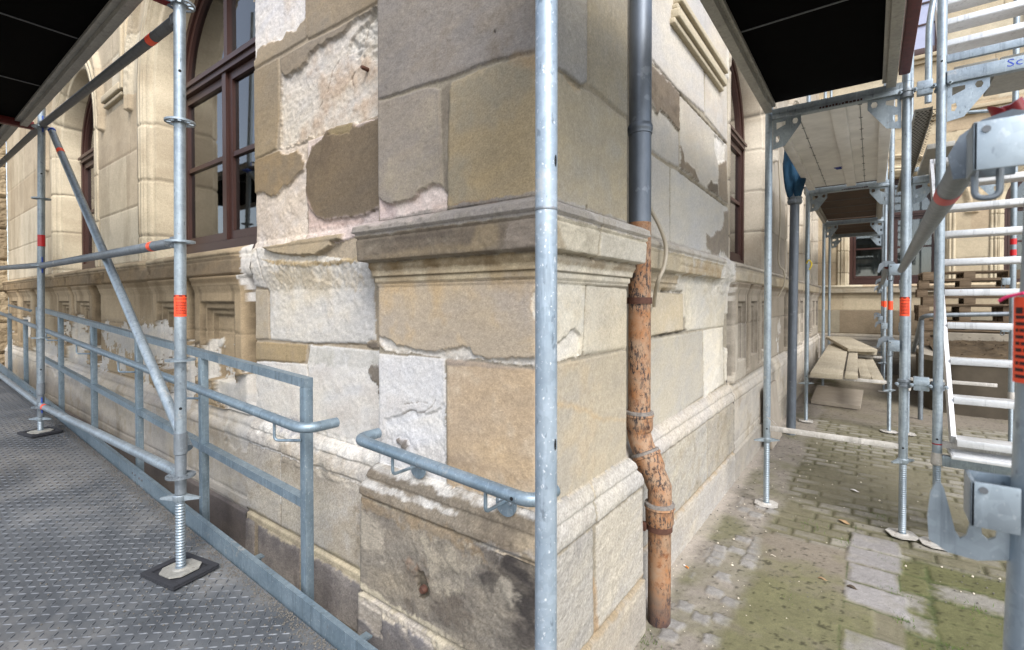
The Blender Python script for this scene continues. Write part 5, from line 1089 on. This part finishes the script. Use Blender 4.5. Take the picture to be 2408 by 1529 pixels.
def frame(y, zb, zt, xi=XI, xo=XO, detail=True, lab=False, inner_mat='galv', jz=.50, head=2.83, lean=0.0):
    out = []
    for x, k in ((xi, 0), (xo, 1)):
        mb = MB(); mb.tube((x, y, jz), (x+lean*k, y, zt), TR, 28 if detail else 16); s_ = mb.build('standard', inner_mat if k == 0 else 'galv', fs_)
        jack((x, y), zb, jz+.03, s_, 'galv', 'dirty', .1+.3*k, nutz=jz, pl=.075) if detail else jack((x, y), zb, jz+.03, s_, nutz=jz)
        if detail:
            c_ = Vector((x, y, jz+.07)); dd = Vector((-x, -y, 0)).normalized(); mb = MB()
            for z in (jz+.07, head+.13): c_.z = z; mb.ring([c_+dd*(TR-.003), c_+dd*(TR+.0008)], [.006, .006], 10)
            mb.build('pin_hole', 'hole', s_)
        out.append(s_)
        mb = MB(); mb.lathe([(TR, 0), (TR+.0015, .002), (TR+.0015, .05), (TR, .052)], 20, (x, y, head+.045)); mb.build('spigot_ring', 'galv', s_)
    mb = MB(); mb.box((xi+TR*.9, y-.012, jz+.055), (xo-TR*.9, y+.012, jz+.090), .003); mb.build('foot_transom', 'dirty', fs_)
    mb = MB(); mb.box((xi+TR*.9, y-.025, head-.025), (xo-TR*.9, y+.025, head+.008), .004); mb.box((xi+TR*.9, y-.025, head+.0085), (xo-TR*.9, y-.019, head+.045)); mb.box((xi+TR*.9, y+.019, head+.0085), (xo-TR*.9, y+.025, head+.045)); mb.build('head_transom', 'galv', fs_)
    gusset(xi, head-.027, y, 1, fs_); gusset(xo, head-.027, y, -1, fs_)
    return out
def rail_box(x, y, z, parent, sx=-1, ln=.083, h=.035):
    """welded pocket on an upright with its hanging wedge"""
    x0, x1 = (x+sx*(TR-.002), x+sx*ln); lo, hi = min(x0, x1), max(x0, x1); mb = MB()
    th = .005; mb.box((lo, y-.034, z-h), (hi, y-.029, z+h), .0015); mb.box((lo, y+.020, z-h), (hi, y+.025, z+h), .0015)
    ex = x1; mb.box((min(ex, ex+.005), y-.034, z-h), (max(ex, ex+.005), y+.025, z+h), .0015); b_ = mb.build('rail_pocket', 'galv', parent)
    mb = MB(); mb.ring([(x+sx*(ln-.012), y-.034, z+.02), (x+sx*(ln-.012), y-.0355, z+.02)], [.0045, .0045], 12); mb.build('rivet', 'galv_dark', b_)
    return b_
def hook(x, y, z, parent, sx=-1, mat='galv'):
    L = [(.030, -.02), (.030, -.052), (.045, -.070), (.075, -.080), (.105, -.078), (.124, -.066), (.126, -.035), (.123, 0), (.118, .014), (.113, .016), (.109, .008), (.104, -.015), (.097, -.048), (.092, -.056), (.086, -.05), (.080, -.02), (.073, -.02), (.071, -.045), (.065, -.05), (.058, -.045), (.055, -.02)]
    mb = MB(); mb.plate([L], .006, lambda u, v, w_: (x+sx*u, y-.006+w_, z+v)); return mb.build('wedge_hook', mat, parent)
def loop(x, y, z, parent, s=1):
    mb = MB(); mb.pipe([(x-.012, y, z+.04), (x-.012, y, z-.024), (x+.012, y, z-.024), (x+.012, y, z+.04)], .004, 10, .011, 6); return mb.build('wedge_loop', 'galv_dull', parent)
YF_ = [.885, 3.93, 6.95, 9.97, 12.0]
# near frame: the big pole in front of the pier and the blurred pole at the right edge
f0 = frame(YF_[0], .012, 5.0, XI+.006, .142, True, False, 'galv_pole', .03+.01, 2.83, .114)
mb = MB()
for z in (1.84, 1.17, .50): mb.add([(XI+.006+.0248*math.cos(q+.72), YF_[0]+.0248*math.sin(q+.72), z+v) for q, v in ()], [])
for z in (1.80, 1.19, .55):
    q0 = math.atan2(-YF_[0], .58)+.95; c_ = (XI+.006, YF_[0]); ra = TR+.0006
    L = [(c_[0]+ra*math.cos(q0+.16*math.cos(t)), c_[1]+ra*math.sin(q0+.16*math.cos(t)), z+.013*math.sin(t)) for t in np.linspace(0, 2*math.pi, 16, endpoint=False)]
    mb.add(L, [tuple(range(16))])
mb.build('slot', 'hole', f0[0], fix=False)
mb = MB(); mb.lathe([(TR, 1.695), (TR+.001, 1.697), (TR+.001, 1.70), (TR, 1.702)], 28, (XI+.006, YF_[0], 0)); mb.build('joint_ring', 'galv_dull', f0[0])
for i, y in enumerate(YF_[1:], 1):
    xi = XI-.035*i; fr_ = frame(y, .012, 5.2 if i < 3 else 6.0, xi, XO+.0*i, i < 3, head=2.83)
    if i == 1: label((XO, y), 1.405, 1.525, fr_[1])
    else: label((XO, y), 1.40, 1.50, fr_[1], False)
    for z in (1.70, 1.215):
        b_ = rail_box(XO, y, z, fr_[1]); loop(XO-.07, y, z-.045, b_)
        mb = MB(); m = [(.05, .03), (.02+.09, .034), (.125, .0), (.118, -.03), (.10, -.03), (.06, .02)]; mb.plate([[(.03, .02), (.06, .055), (.10, .06), (.13, .04), (.14, -.01), (.13, -.02), (.11, .02)]], .006, lambda u, v, w_: (XO-u, y-.004+w_, z+v)); mb.build('wedge', 'galv_dull', b_)
# pockets, wedges and hook of the near pole
n1 = f0[1]; NX = .172
b_ = rail_box(NX, YF_[0], 1.238, n1, ln=.068, h=.029); hook(NX+.018, YF_[0]-.0, 1.235, b_)
b_ = rail_box(NX, YF_[0], 1.698, n1, ln=.070, h=.031); loop(NX-.052, YF_[0], 1.66, b_)
# near guard rail running back along the passage, red dipped end in the pocket
ga = Vector((NX-.060, YF_[0]+.055, 1.71)); gb = Vector((XO-.022, YF_[1]-.055, 1.69)); d = (gb-ga).normalized()
mb = MB(); mb.ring([ga+d*.045, gb-d*.05, gb-d*.012, gb], [.019, .019, .010, .007], 24); g_ = mb.build('guard_rail', 'galv_dull', fs_)
band(ga, gb, .27, .34, .0197, 'redlabel', 'band', g_)
mb = MB(); L = [(-.024, -.035), (-.030, .0), (-.018, .026), (.005, .044), (.035, .052), (.052, .046), (.056, .03), (.045, .0), (.012, -.014), (.0, -.035)]
mb.plate([L, circ(.017, .020, .005, n=12)], .006, lambda u, v, w_: (ga.x+.004+u, ga.y-.002+w_, ga.z+v)); mb.build('rail_end_plate', 'galv_dull', g_)
mb = MB(); mb.ring([(ga.x+.030, ga.y+.012, ga.z+.042), (ga.x+.026, ga.y+.012, ga.z+.058), (ga.x+.042, ga.y+.012, ga.z+.062), (ga.x+.055, ga.y+.012, ga.z+.03)], [.006, .012, .012, .009], 14); mb.build('dipped_end', 'red', g_)
for i in (1, 2, 3):
    a = Vector((XO-.09, YF_[i]+.03, 1.715)); b = Vector((XO-.075, YF_[i+1]-.1, 1.70)); mb = MB(); mb.ring([a, a+(b-a)*.02, b-(b-a)*.02, b], [.010, .019, .019, .008], 14); g_ = mb.build('guard_rail', 'galv_dull', fs_)
    mb = MB(); mb.ring([a-Vector((0, .012, -.006)), a+(b-a)*.012], [.013, .014], 10); mb.build('dipped_end', 'red_dark', g_)
# red warning tag tied to the near pole
mb = MB(); q = math.atan2(-YF_[0], -NX)-.1; n = 10; ra = TR+.003; vs = []
for z in (1.397, 1.505):
    for rr_ in (ra, ra+.0012): vs += [(NX+rr_*math.cos(q-1.0+2.4*i/n), YF_[0]+rr_*math.sin(q-1.0+2.4*i/n), z) for i in range(n+1)]
m_ = n+1; mb.add(vs, [(i, i+1, 2*m_+i+1, 2*m_+i) for i in range(n)]+[(m_+i, 3*m_+i, 3*m_+i+1, m_+i+1) for i in range(n)]+[(i, m_+i, m_+i+1, i+1) for i in range(n)]); tg = mb.build('warning_tag', 'orange')
tag(tg, 'orange red warning tag wound round the blurred pole at the right edge', 'tag'); mb = MB(); rnd = random.Random(5)
for i in range(11):
    z = 1.488-.0083*i; a = -.82
    while a < .9:
        b = a+rnd.uniform(.12, .4); h = .0021 if i else .004; vs = [(NX+(ra+.0017)*math.cos(q+a+(b-a)*k/4), YF_[0]+(ra+.0017)*math.sin(q+a+(b-a)*k/4), zz) for zz in (z-h, z+h) for k in range(5)]; mb.add(vs, [(k, k+1, 6+k, 5+k) for k in range(4)]); a = b+.06
mb.build('printed_lines', 'ink', tg, fix=False)
mb = MB(); mb.ring(spline([(NX-.02, YF_[0]-.02, 1.51), (NX-.034, YF_[0]-.01, 1.505), (NX-.04, YF_[0]-.005, 1.5)]), [.002]*17, 8); mb.build('tie', plain('pink_tie', srgb(230, 60, 110), .5), tg)
# decks
d1 = deck('deck', (XI-.055, .55, 2.845), (XO-.055, 3.88, 2.93), 1, None, 'black_ply', fs_, (2.75,), 'alu_dull', .05, .085)
mb = MB(); mb.box((XO-.045, .6, 2.90), (XO+.012, 3.86, 3.0), .01); mb.build('side_board', 'red_dark', fs_)
def steel_deck(y0, y1, mat):
    mb = MB(); z = 2.86; mb.box((XI-.05, y0, z+.02), (XO-.065, y1, z+.028))
    d_ = mb.build('deck', mat, fs_)
    for x, w_ in ((XI-.06, .07), (-.25, .09), (XO-.135, .08)):
        mb = MB(); mb.box((x, y0+.01, z-.018), (x+w_, y1-.01, z+.0195), .006); mb.build('deck_rib', mat, d_)
    mb = MB()
    for x in (-.45, -.08):
        mb.box((x-.002, y0+.02, z+.017), (x+.002, y1-.02, z+.0197))
        for k in range(9): mb.box((x-.012, y0+.2+k*.3, z+.0165), (x+.012, y0+.206+k*.3, z+.0197))
    mb.build('weld_seam', 'galv_dark', d_); return d_
d2 = steel_deck(3.98, 6.90, 'steeldeck')
mb = MB()
for k in range(6): mb.box((-.33+.004*k, 6.0+.018*k, 2.8765), (-.26-.004*(k % 3), 6.010+.018*k, 2.8797))
mb.build('stamp', 'blueink', d2)
for (ya, yb) in ((7.0, 9.92), (10.02, 12.3)): deck('deck', (XI-.12, ya, 2.84), (XO-.055, yb, 2.93), 1, None, plain('stained_brown_deck', srgb(66, 48, 32), .8, 0, .5, 6), fs_, tuple(np.arange(ya+.5, yb, .6)), 'alu_dull', .05, .085)
# black stencilling on the head transoms
for y in (YF_[1], YF_[2]):
    mb = MB(); rnd = random.Random(int(y*10)); x = -.30
    for k in range(13):
        w_ = rnd.uniform(.010, .018); h = rnd.uniform(.008, .016); mb.box((x, y-.0265, 2.812), (x+w_, y-.0252, 2.812+h)); x += w_+.006
    mb.build('stencil', 'ink', fs_)
# plastic streamer on the first inner jack, yellow tape
mb = MB(); mb.add([(XI-.035-.0, 3.90, .66), (XI+.0, 3.88, .655), (XI+.045, 3.88, .60), (XI+.06, 3.885, .57), (XI+.035, 3.89, .61)], [(0, 1, 4), (1, 2, 4), (2, 3, 4)]); mb.build('film_scrap', 'white', fs_)
mb = MB(); mb.ring(spline([(XI-.075, 6.92, 1.96), (XI-.05, 6.90, 2.0), (XI-.02, 6.91, 1.95), (XI-.045, 6.9, 1.88)]), [.008]*25, 8); mb.build('tape_curl', plain('yellow_tape', srgb(222, 196, 40), .5), fs_)
# ================================================================== STAIR TOWER beside the frames
st = thing('stair_tower', 'scaffold stair tower with pale aluminium flights at the right', 'stair tower', (.7, 5.4, 0))
SX0, SX1, SY0, SY1 = .325, 1.06, 3.90, 6.95
for x, y, nm in ((SX0, SY0, 1), (SX0, SY1, 0), (SX1, SY0, 0), (SX1+.08, SY1, 0)):
    mb = MB(); mb.tube((x, y, .52), (x, y, 5.6), TR, 24); s_ = mb.build('standard', 'galv', st); jack((x, y), .012, .56, s_, nutz=None, ang=.15)
    mb = MB(); mb.lathe([(.026, .50), (.03, .505), (.03, .53), (.026, .575)], 20, (x, y, 0)); mb.build('collar', 'dirty', s_)
    if nm:
        for z in (2.94,): c_ = Vector((x, y, z)); dd = Vector((-x, -y, 0)).normalized(); mb = MB(); mb.ring([c_+dd*(TR-.003), c_+dd*(TR+.0008)], [.006, .006], 10); c_.z = .66; mb.ring([c_+dd*(TR-.003), c_+dd*(TR+.0008)], [.006, .006], 10); mb.build('pin_hole', 'hole', s_)
        mb = MB(); mb.lathe([(TR, .625), (TR+.001, .626), (TR+.001, .632), (TR, .633)], 24, (x, y, 0)); mb.build('red_ring', 'red', s_)
    else:
        for z in (1.70, 1.22):
            b_ = rail_box(x, y, z, s_); loop(x-.07, y, z-.045, b_)
    if x > 1.1:
        label((x, y), 2.07, 2.13, s_, False, 'redlabel'); label((x, y), 1.96, 2.02, s_, False, 'redlabel')
for y in (SY0, SY1):
    mb = MB(); mb.box((SX0+TR*.9, y-.012, .612), (SX1-TR*.9, y+.012, .648), .003); mb.build('foot_transom', 'dirty', st)
    mb = MB(); mb.box((SX0+TR*.9, y-.024, 2.80), (SX1-TR*.9, y+.024, 2.875), .006); h_ = mb.build('head_transom', 'galv', st)
    mb = MB(); mb.box((SX0+TR*.9, y-.014, 2.93), (SX1-TR*.9, y+.014, 2.975), .003); mb.build('rail_transom', 'galv', st)
    gusset(SX0, 2.798, y, 1, st, .21); gusset(SX1, 2.798, y, -1, st, .21)
    if y == SY0:
        vs, fs = text_verts('Sch', .075); MB().add([(SX0+.325+v.x, y-.0246, 2.842+v.y*.8) for v in vs], fs).build('stencil', 'blueink', h_, fix=False)
mb = MB(); mb.box((SX0+TR*.9, SY0-.02, .50), (SX1-TR*.9, SY0+.02, .565), .004); mb.build('starter_beam', 'galv', st); mb = MB(); mb.tube((SX0+.05, SY0-.03, .585), (SX1, SY0-.03, .585), .008, 10); mb.build('locking_bar', 'alu_dull', st)
def flight(y0, z0, y1, z1, n, skip=0):
    mb = MB(); d = Vector((0, y1-y0, z1-z0)).normalized(); nrm = Vector((0, -d.z, d.y)); fl = None
    for x in (SX0+.055, SX1-.07):
        p, q = Vector((x, y0, z0)), Vector((x, y1, z1)); vs = []
        for e in (p, q):
            for s in (-.055, .055):
                for w_ in (0, .022): vs.append(e+nrm*s+Vector((w_, 0, 0)))
        mb.add(vs, [(0, 1, 3, 2), (4, 6, 7, 5), (0, 4, 5, 1), (2, 3, 7, 6), (0, 2, 6, 4), (1, 5, 7, 3)])
    fl = mb.build('stair_flight', 'alu_bright', st)
    for i in range(n):
        t = (i+.0)/(n-1); y = y0+(y1-y0)*t; z = z0+(z1-z0)*t; mb = MB(); mb.box((SX0+.0775, y-.075, z-.018), (SX1-.0705, y+.085, z+.018), .004); mb.box((SX0+.0775, y-.0795, z-.014), (SX1-.0705, y-.0753, z+.026), .002)
        mb.build('tread', 'alu_bright' if True else 'alu', fl)
    return fl
flight(3.86, .70-.03, 5.42, 2.66, 10)
flight(4.75, 3.35, 6.3, 5.55, 11)
mb = MB(); mb.box((SX0+.05, 3.74, .585), (SX1-.05, 4.02, .605), .003)
for k in range(9): mb.box((SX0+.06, 3.75+.03*k, .6053), (SX1-.06, 3.762+.03*k, .611))
mb.build('bottom_step', 'alu_bright', st)
for (ya, yb, z) in ((5.75, 6.9, 2.87), (3.95, 4.5, 2.87)):
    for k in range(3): mb = MB(); mb.box((SX0+.06+.2*k, ya, z), (SX0+.25+.2*k, yb, z+.045), .004); mb.build('landing_plank', 'alu_dull', st)
# hand rails of the stair
mb = MB(); mb.pipe([(SX0+.03, 4.3, 1.85), (SX0+.03, 4.3, 1.45), (SX0+.03, 4.16, 1.40)], .017, 12, .05); mb.build('stair_handrail', 'galv', st)
mb = MB(); mb.pipe([(SX0+.12, SY0+.02, 2.62), (SX0+.25, SY0+.02, 2.60), (SX0+.42, SY0+.02, 2.66), (SX0+.45, SY0+.02, 2.80)], .010, 10, .06); mb.build('stair_handrail', 'galv', st)
mb = MB(); mb.pipe([(SX0-.02, 4.5, 2.9), (SX0-.02, 4.5, 3.45), (SX0+.10, 4.7, 4.3)], .02, 12, .1); mb.build('stair_handrail', 'galv', st)
# double couplers tying the tower to the frame
for z, y in ((2.80, 3.915), (.98, 3.915)):
    mb = MB(); mb.box((XO+.045, y-.035, z-.035), (SX0-.04, y+.005, z+.05), .004); mb.box((XO+.045, y-.0375, z-.002), (SX0-.04, y-.0353, z+.03), .001); c_ = mb.build('coupler', 'galv', st)
    for x in (XO, SX0):
        mb = MB(); mb.lathe([(TR+.001, z-.028), (TR+.009, z-.026), (TR+.009, z-.012), (TR+.004, z-.008), (TR+.004, z+.006), (TR+.009, z+.01), (TR+.009, z+.024), (TR+.001, z+.026)], 24, (x, 3.915, 0)); mb.build('coupler_clamp', 'galv_dull', c_)
        for s in (-1, 1):
            mb = MB(); p = Vector((x+s*.036, 3.875, z)); mb.ring([p+Vector((0, .03, 0)), p, p-Vector((0, .002, 0)), p-Vector((0, .014, 0)), p-Vector((0, .0145, 0)), p-Vector((0, .04, 0))], [.006, .006, .011, .011, .006, .005], 8); mb.build('clamp_bolt', 'galv', c_)
# perforated board standing between tower and frame
mb = MB(); x0, x1 = XO+.045, SX0-.035; ny = 74; L = []
for k in range(ny):
    for j in range(5):
        y = 4.05+k*.0375; x = x0+.012+j*.021+(k % 2)*.010; L.append((x, y))
hx = (x1-x0)
mb.box((x0, 4.0, 2.71), (x1, 6.85, 2.716)); mb.box((x0-.004, 4.0, 2.67), (x0-.0003, 6.85, 2.72)); mb.box((x1+.0003, 4.0, 2.67), (x1+.004, 6.85, 2.72)); pb = mb.build('gap_board', 'alu_dull', st)
mb = MB()
for x, y in L: mb.add([(x+.0075*math.cos(q), y+.011*math.sin(q), 2.7092) for q in np.linspace(0, 2*math.pi, 8, endpoint=False)], [tuple(range(8))])
mb.build('perforation', 'hole', pb, fix=False)
# ================================================================== THINGS STANDING IN THE PASSAGE
mb = MB(); pr = thing('prop_post', 'thick bluish grey standpipe rising beside the wall under the blue cloth', 'post', (-.72, 6.2, 0))
mb.tube((-.72, 6.2, -.01), (-.70, 6.2, 2.62), .047, 24); mb.build('post_tube', 'zinc', pr); mb = MB(); mb.lathe([(.049, 2.60), (.056, 2.61), (.056, 2.64), (.05, 2.72)], 24, (-.70, 6.2, 0)); mb.build('post_cap', 'galv_dull', pr)
# blue cloth bundled round the top
n, k = 40, 22; vs = []
for i in range(k):
    t = i/(k-1); z = 3.26-.66*t; w_ = .095+.04*math.sin(t*2.6+.2)-.062*t**3
    for j in range(n):
        q = 2*math.pi*j/n; r = w_*(1+.16*math.sin(3*q+4*t)+.12*math.sin(7*q-3*t+1)*(.4+t)+.05*math.sin(13*q+9*t)); vs.append((-.70+r*math.cos(q)*.85-.01*(1-t), 6.2+r*math.sin(q), z+.015*math.sin(5*q+t*4)))
mb = MB(); mb.add(vs, [(i*n+j, i*n+(j+1) % n, (i+1)*n+(j+1) % n, (i+1)*n+j) for i in range(k-1) for j in range(n)]+[tuple(range(n)), tuple((k-1)*n+j for j in range(n))[::-1]])
cl = mb.build('blue_cloth', 'cloth', angle=70); tag(cl, 'blue work cloth bundled around the top of the thick standpipe', 'cloth')
mb = MB(); mb.lathe([(.055, 2.575), (.07, 2.585), (.075, 2.61), (.068, 2.63), (.075, 2.65), (.06, 2.665)], 24, (-.70, 6.2, 0)); mb.build('cloth_tie', 'galv_dull', cl)
# leaning board and slab behind it
mb = MB(); m = Matrix.Translation((-.80, 5.75, 0)) @ Matrix.Rotation(R(-6), 4, 'Y'); mb.box((-.012, -.32, 0.004), (.012, .32, .62), .004, m); tag(mb.build('stone_slab', 'slab'), 'pale stone slab leaning against the foot of the right-hand wall', 'stone slab')
mb = MB(); vs = [(-.70, 8.2), (-.12, 8.1), (-.10, 9.6), (-.74, 9.7)]; mb.plate([vs], .05, lambda u, v, w_: (u, v, .012+w_)); tag(mb.build('floor_slab', 'slab'), 'flat pale slab lying on the ground below the stacked planks', 'stone slab')
def plank(label_, x, y, z, ln, wd, th, a, tilt=0):
    mb = MB(); m = Matrix.Translation((x, y, z)) @ Matrix.Rotation(a, 4, 'Z') @ Matrix.Rotation(tilt, 4, 'X'); mb.box((-wd/2, 0, 0), (wd/2, ln, th), .004, m); tag(mb.build('plank', 'plank'), label_, 'plank', 'planks stacked in the passage')
plank('wide pale plank, topmost and nearest, lying along the passage on the frame feet', -.42, 6.62, .606, 4.6, .31, .055, .02)
plank('narrow pale plank right beside the widest plank', -.185, 6.80, .596, 4.2, .12, .05, .02)
plank('pale plank lying askew over the others at the end of the passage', -.12, 9.75, .665, 2.1, .40, .05, .21, .03)
plank('dark plank end just under the askew plank', -.16, 9.85, .612, 1.7, .46, .045, .15, .0)
plank('left of the two narrow planks lying side by side near the outer poles', -.06, 7.85, .46, 2.7, .12, .05, .045, .015)
plank('right of the two narrow planks lying side by side near the outer poles', .075, 7.7, .44, 2.8, .12, .05, .05, .02)
# low raised bed with concrete rim
pl = thing('raised_bed', 'dark concrete raised bed with a pale rim and leaf covered soil', 'raised bed', (1.8, 9.3, 0))
X0, X1, Y0, Y1, ZT = .60, 4.6, 8.55, 10.6, .74
mb = MB(); mb.plate([[(X0, Y1), (X0, Y0+.35), (X0+.1, Y0+.12), (X0+.35, Y0), (X1, Y0), (X1, Y1)]], ZT-.06, lambda u, v, w_: (u, v, w_)); mb.build('wall', 'darkconc', pl)
mb = MB(); O_ = [(X0-.02, Y1), (X0-.02, Y0+.33), (X0+.09, Y0+.10), (X0+.34, Y0-.02), (X1, Y0-.02), (X1, Y1)]; I_ = [(X0+.14, Y1-.05), (X0+.14, Y0+.42), (X0+.22, Y0+.25), (X0+.42, Y0+.15), (X1-.05, Y0+.15), (X1-.05, Y1-.05)]
mb.plate([O_, I_], .07, lambda u, v, w_: (u, v, ZT-.058+w_)); mb.build('rim', 'concrete', pl)
U, V = np.meshgrid(np.linspace(X0+.13, X1-.04, 120), np.linspace(Y0+.14, Y1-.04, 90)); Z = ZT-.04+.16*np.clip((V-Y0-.3)/1.6, 0, 1)+.05*fbm(U, V, 3, 5, 5)+.03*fbm(U, V, 14, 3, 6)
Cs = np.array(srgb(74, 62, 46))*(1+.5*fbm(U, V, 9, 4, 8))[..., None]; so_ = grid_obj('soil', np.stack([U-1.8, V-9.3, Z], -1), Cs, 'ground', pl)
mb = MB(); rnd = random.Random(8)
for i in range(900):
    x, y = rnd.uniform(X0+.2, X1-.2), rnd.uniform(Y0+.2, Y1-.1); z = ZT+.0+.16*min(1, max(0, (y-Y0-.3)/1.6))+rnd.uniform(.0, .06); a = rnd.uniform(0, 6.28); s = rnd.uniform(.02, .06); t_ = rnd.uniform(-.02, .03)
    mb.add([(x, y, z), (x+s*math.cos(a), y+s*math.sin(a), z+t_), (x+s*math.cos(a+.6)*.8, y+s*math.sin(a+.6)*.8, z+t_*.5)], [(0, 1, 2)])
tag(mb.build('fallen_leaves', 'soil', fix=False), kind='stuff')
mb = MB(); mb.box((.45, 10.75, 0), (6.5, 12.45, .55), .02); mb.box((.9, 10.61, 0), (6.5, 10.74, .98), .015); tag(mb.build('terrace_kerb', 'concrete'), 'pale concrete kerb and terrace behind the raised bed below the pallets', 'kerb')
mb = MB(); mb.tube((1.35, 8.1, .0), (1.35, 8.1, .0+.012), .03, 12); 
# bent grey tube railing by the raised bed
br = thing('bent_railing', 'bent grey tube railing behind the stair flight near the pallets', 'railing', (.5, 7.9, 0))
mb = MB(); mb.pipe([(2.6, 8.15, 1.40), (.50, 7.85, 1.32), (.50, 8.6, 1.02), (.50, 9.4, .75)], .026, 14, .12, 8); mb.build('rail', 'galv_dull', br); mb = MB(); mb.tube((.50, 7.95, 0), (.50, 7.95, 1.26), .026, 14); mb.build('rail_post', 'galv_dull', br)
# stack of pallets
def pallet():
    t_ = thing('pallet', 'weathered pallet', 'pallet', (0, 0, 0), 'pallets stacked by the end wall'); 
    for k in range(5): mb = MB(); mb.box((-.6, -.4+k*.1775, .122), (.6, -.31+k*.1775, .144), .003); mb.build('deck_board', 'pallet', t_)
    for k in range(3): mb = MB(); mb.box((-.6, -.4+k*.35, 0), (.6, -.30+k*.35, .022), .003); mb.build('bottom_board', 'pallet', t_)
    for i in range(3):
        mb = MB(); mb.box((-.6+i*.5275, -.4, .1005), (-.455+i*.5275, .4, .1215), .002); mb.build('cross_board', 'pallet', t_)
        for k in range(3): mb = MB(); mb.box((-.6+i*.5275, -.4+k*.35, .0225), (-.455+i*.5275, -.30+k*.35, .100), .003); mb.build('spacer_block', 'pallet', t_)
    return t_
def dup(root):
    r = root.copy(); COL.objects.link(r)
    for ch in root.children:
        c = ch.copy(); COL.objects.link(c); c.parent = r
        for g in ch.children: d_ = g.copy(); COL.objects.link(d_); d_.parent = c
    return r
p0 = pallet(); N = 10; rnd = random.Random(11)
for i in range(N):
    q = p0 if i == 0 else dup(p0); q.location = (1.30+rnd.uniform(-.06, .06), 11.45+rnd.uniform(-.03, .03), .553+i*.1452); q.rotation_euler = (0, 0, rnd.uniform(-.03, .03))
    q['label'] = 'weathered wooden pallet in the middle of the pallet stack by the end wall' if 0 < i < N-1 else 'lowest wooden pallet of the stack by the end wall' if i == 0 else 'topmost wooden pallet of the stack by the end wall'
# planks lying loose at the foot of the stairs
mb = MB(); mb.box((1.0, 5.3, .006), (2.2, 5.5, .05), .004, Matrix.Rotation(-.05, 4, 'Z')); tag(mb.build('plank', 'plank'), 'short brown plank lying flat behind the bottom stair step', 'plank')
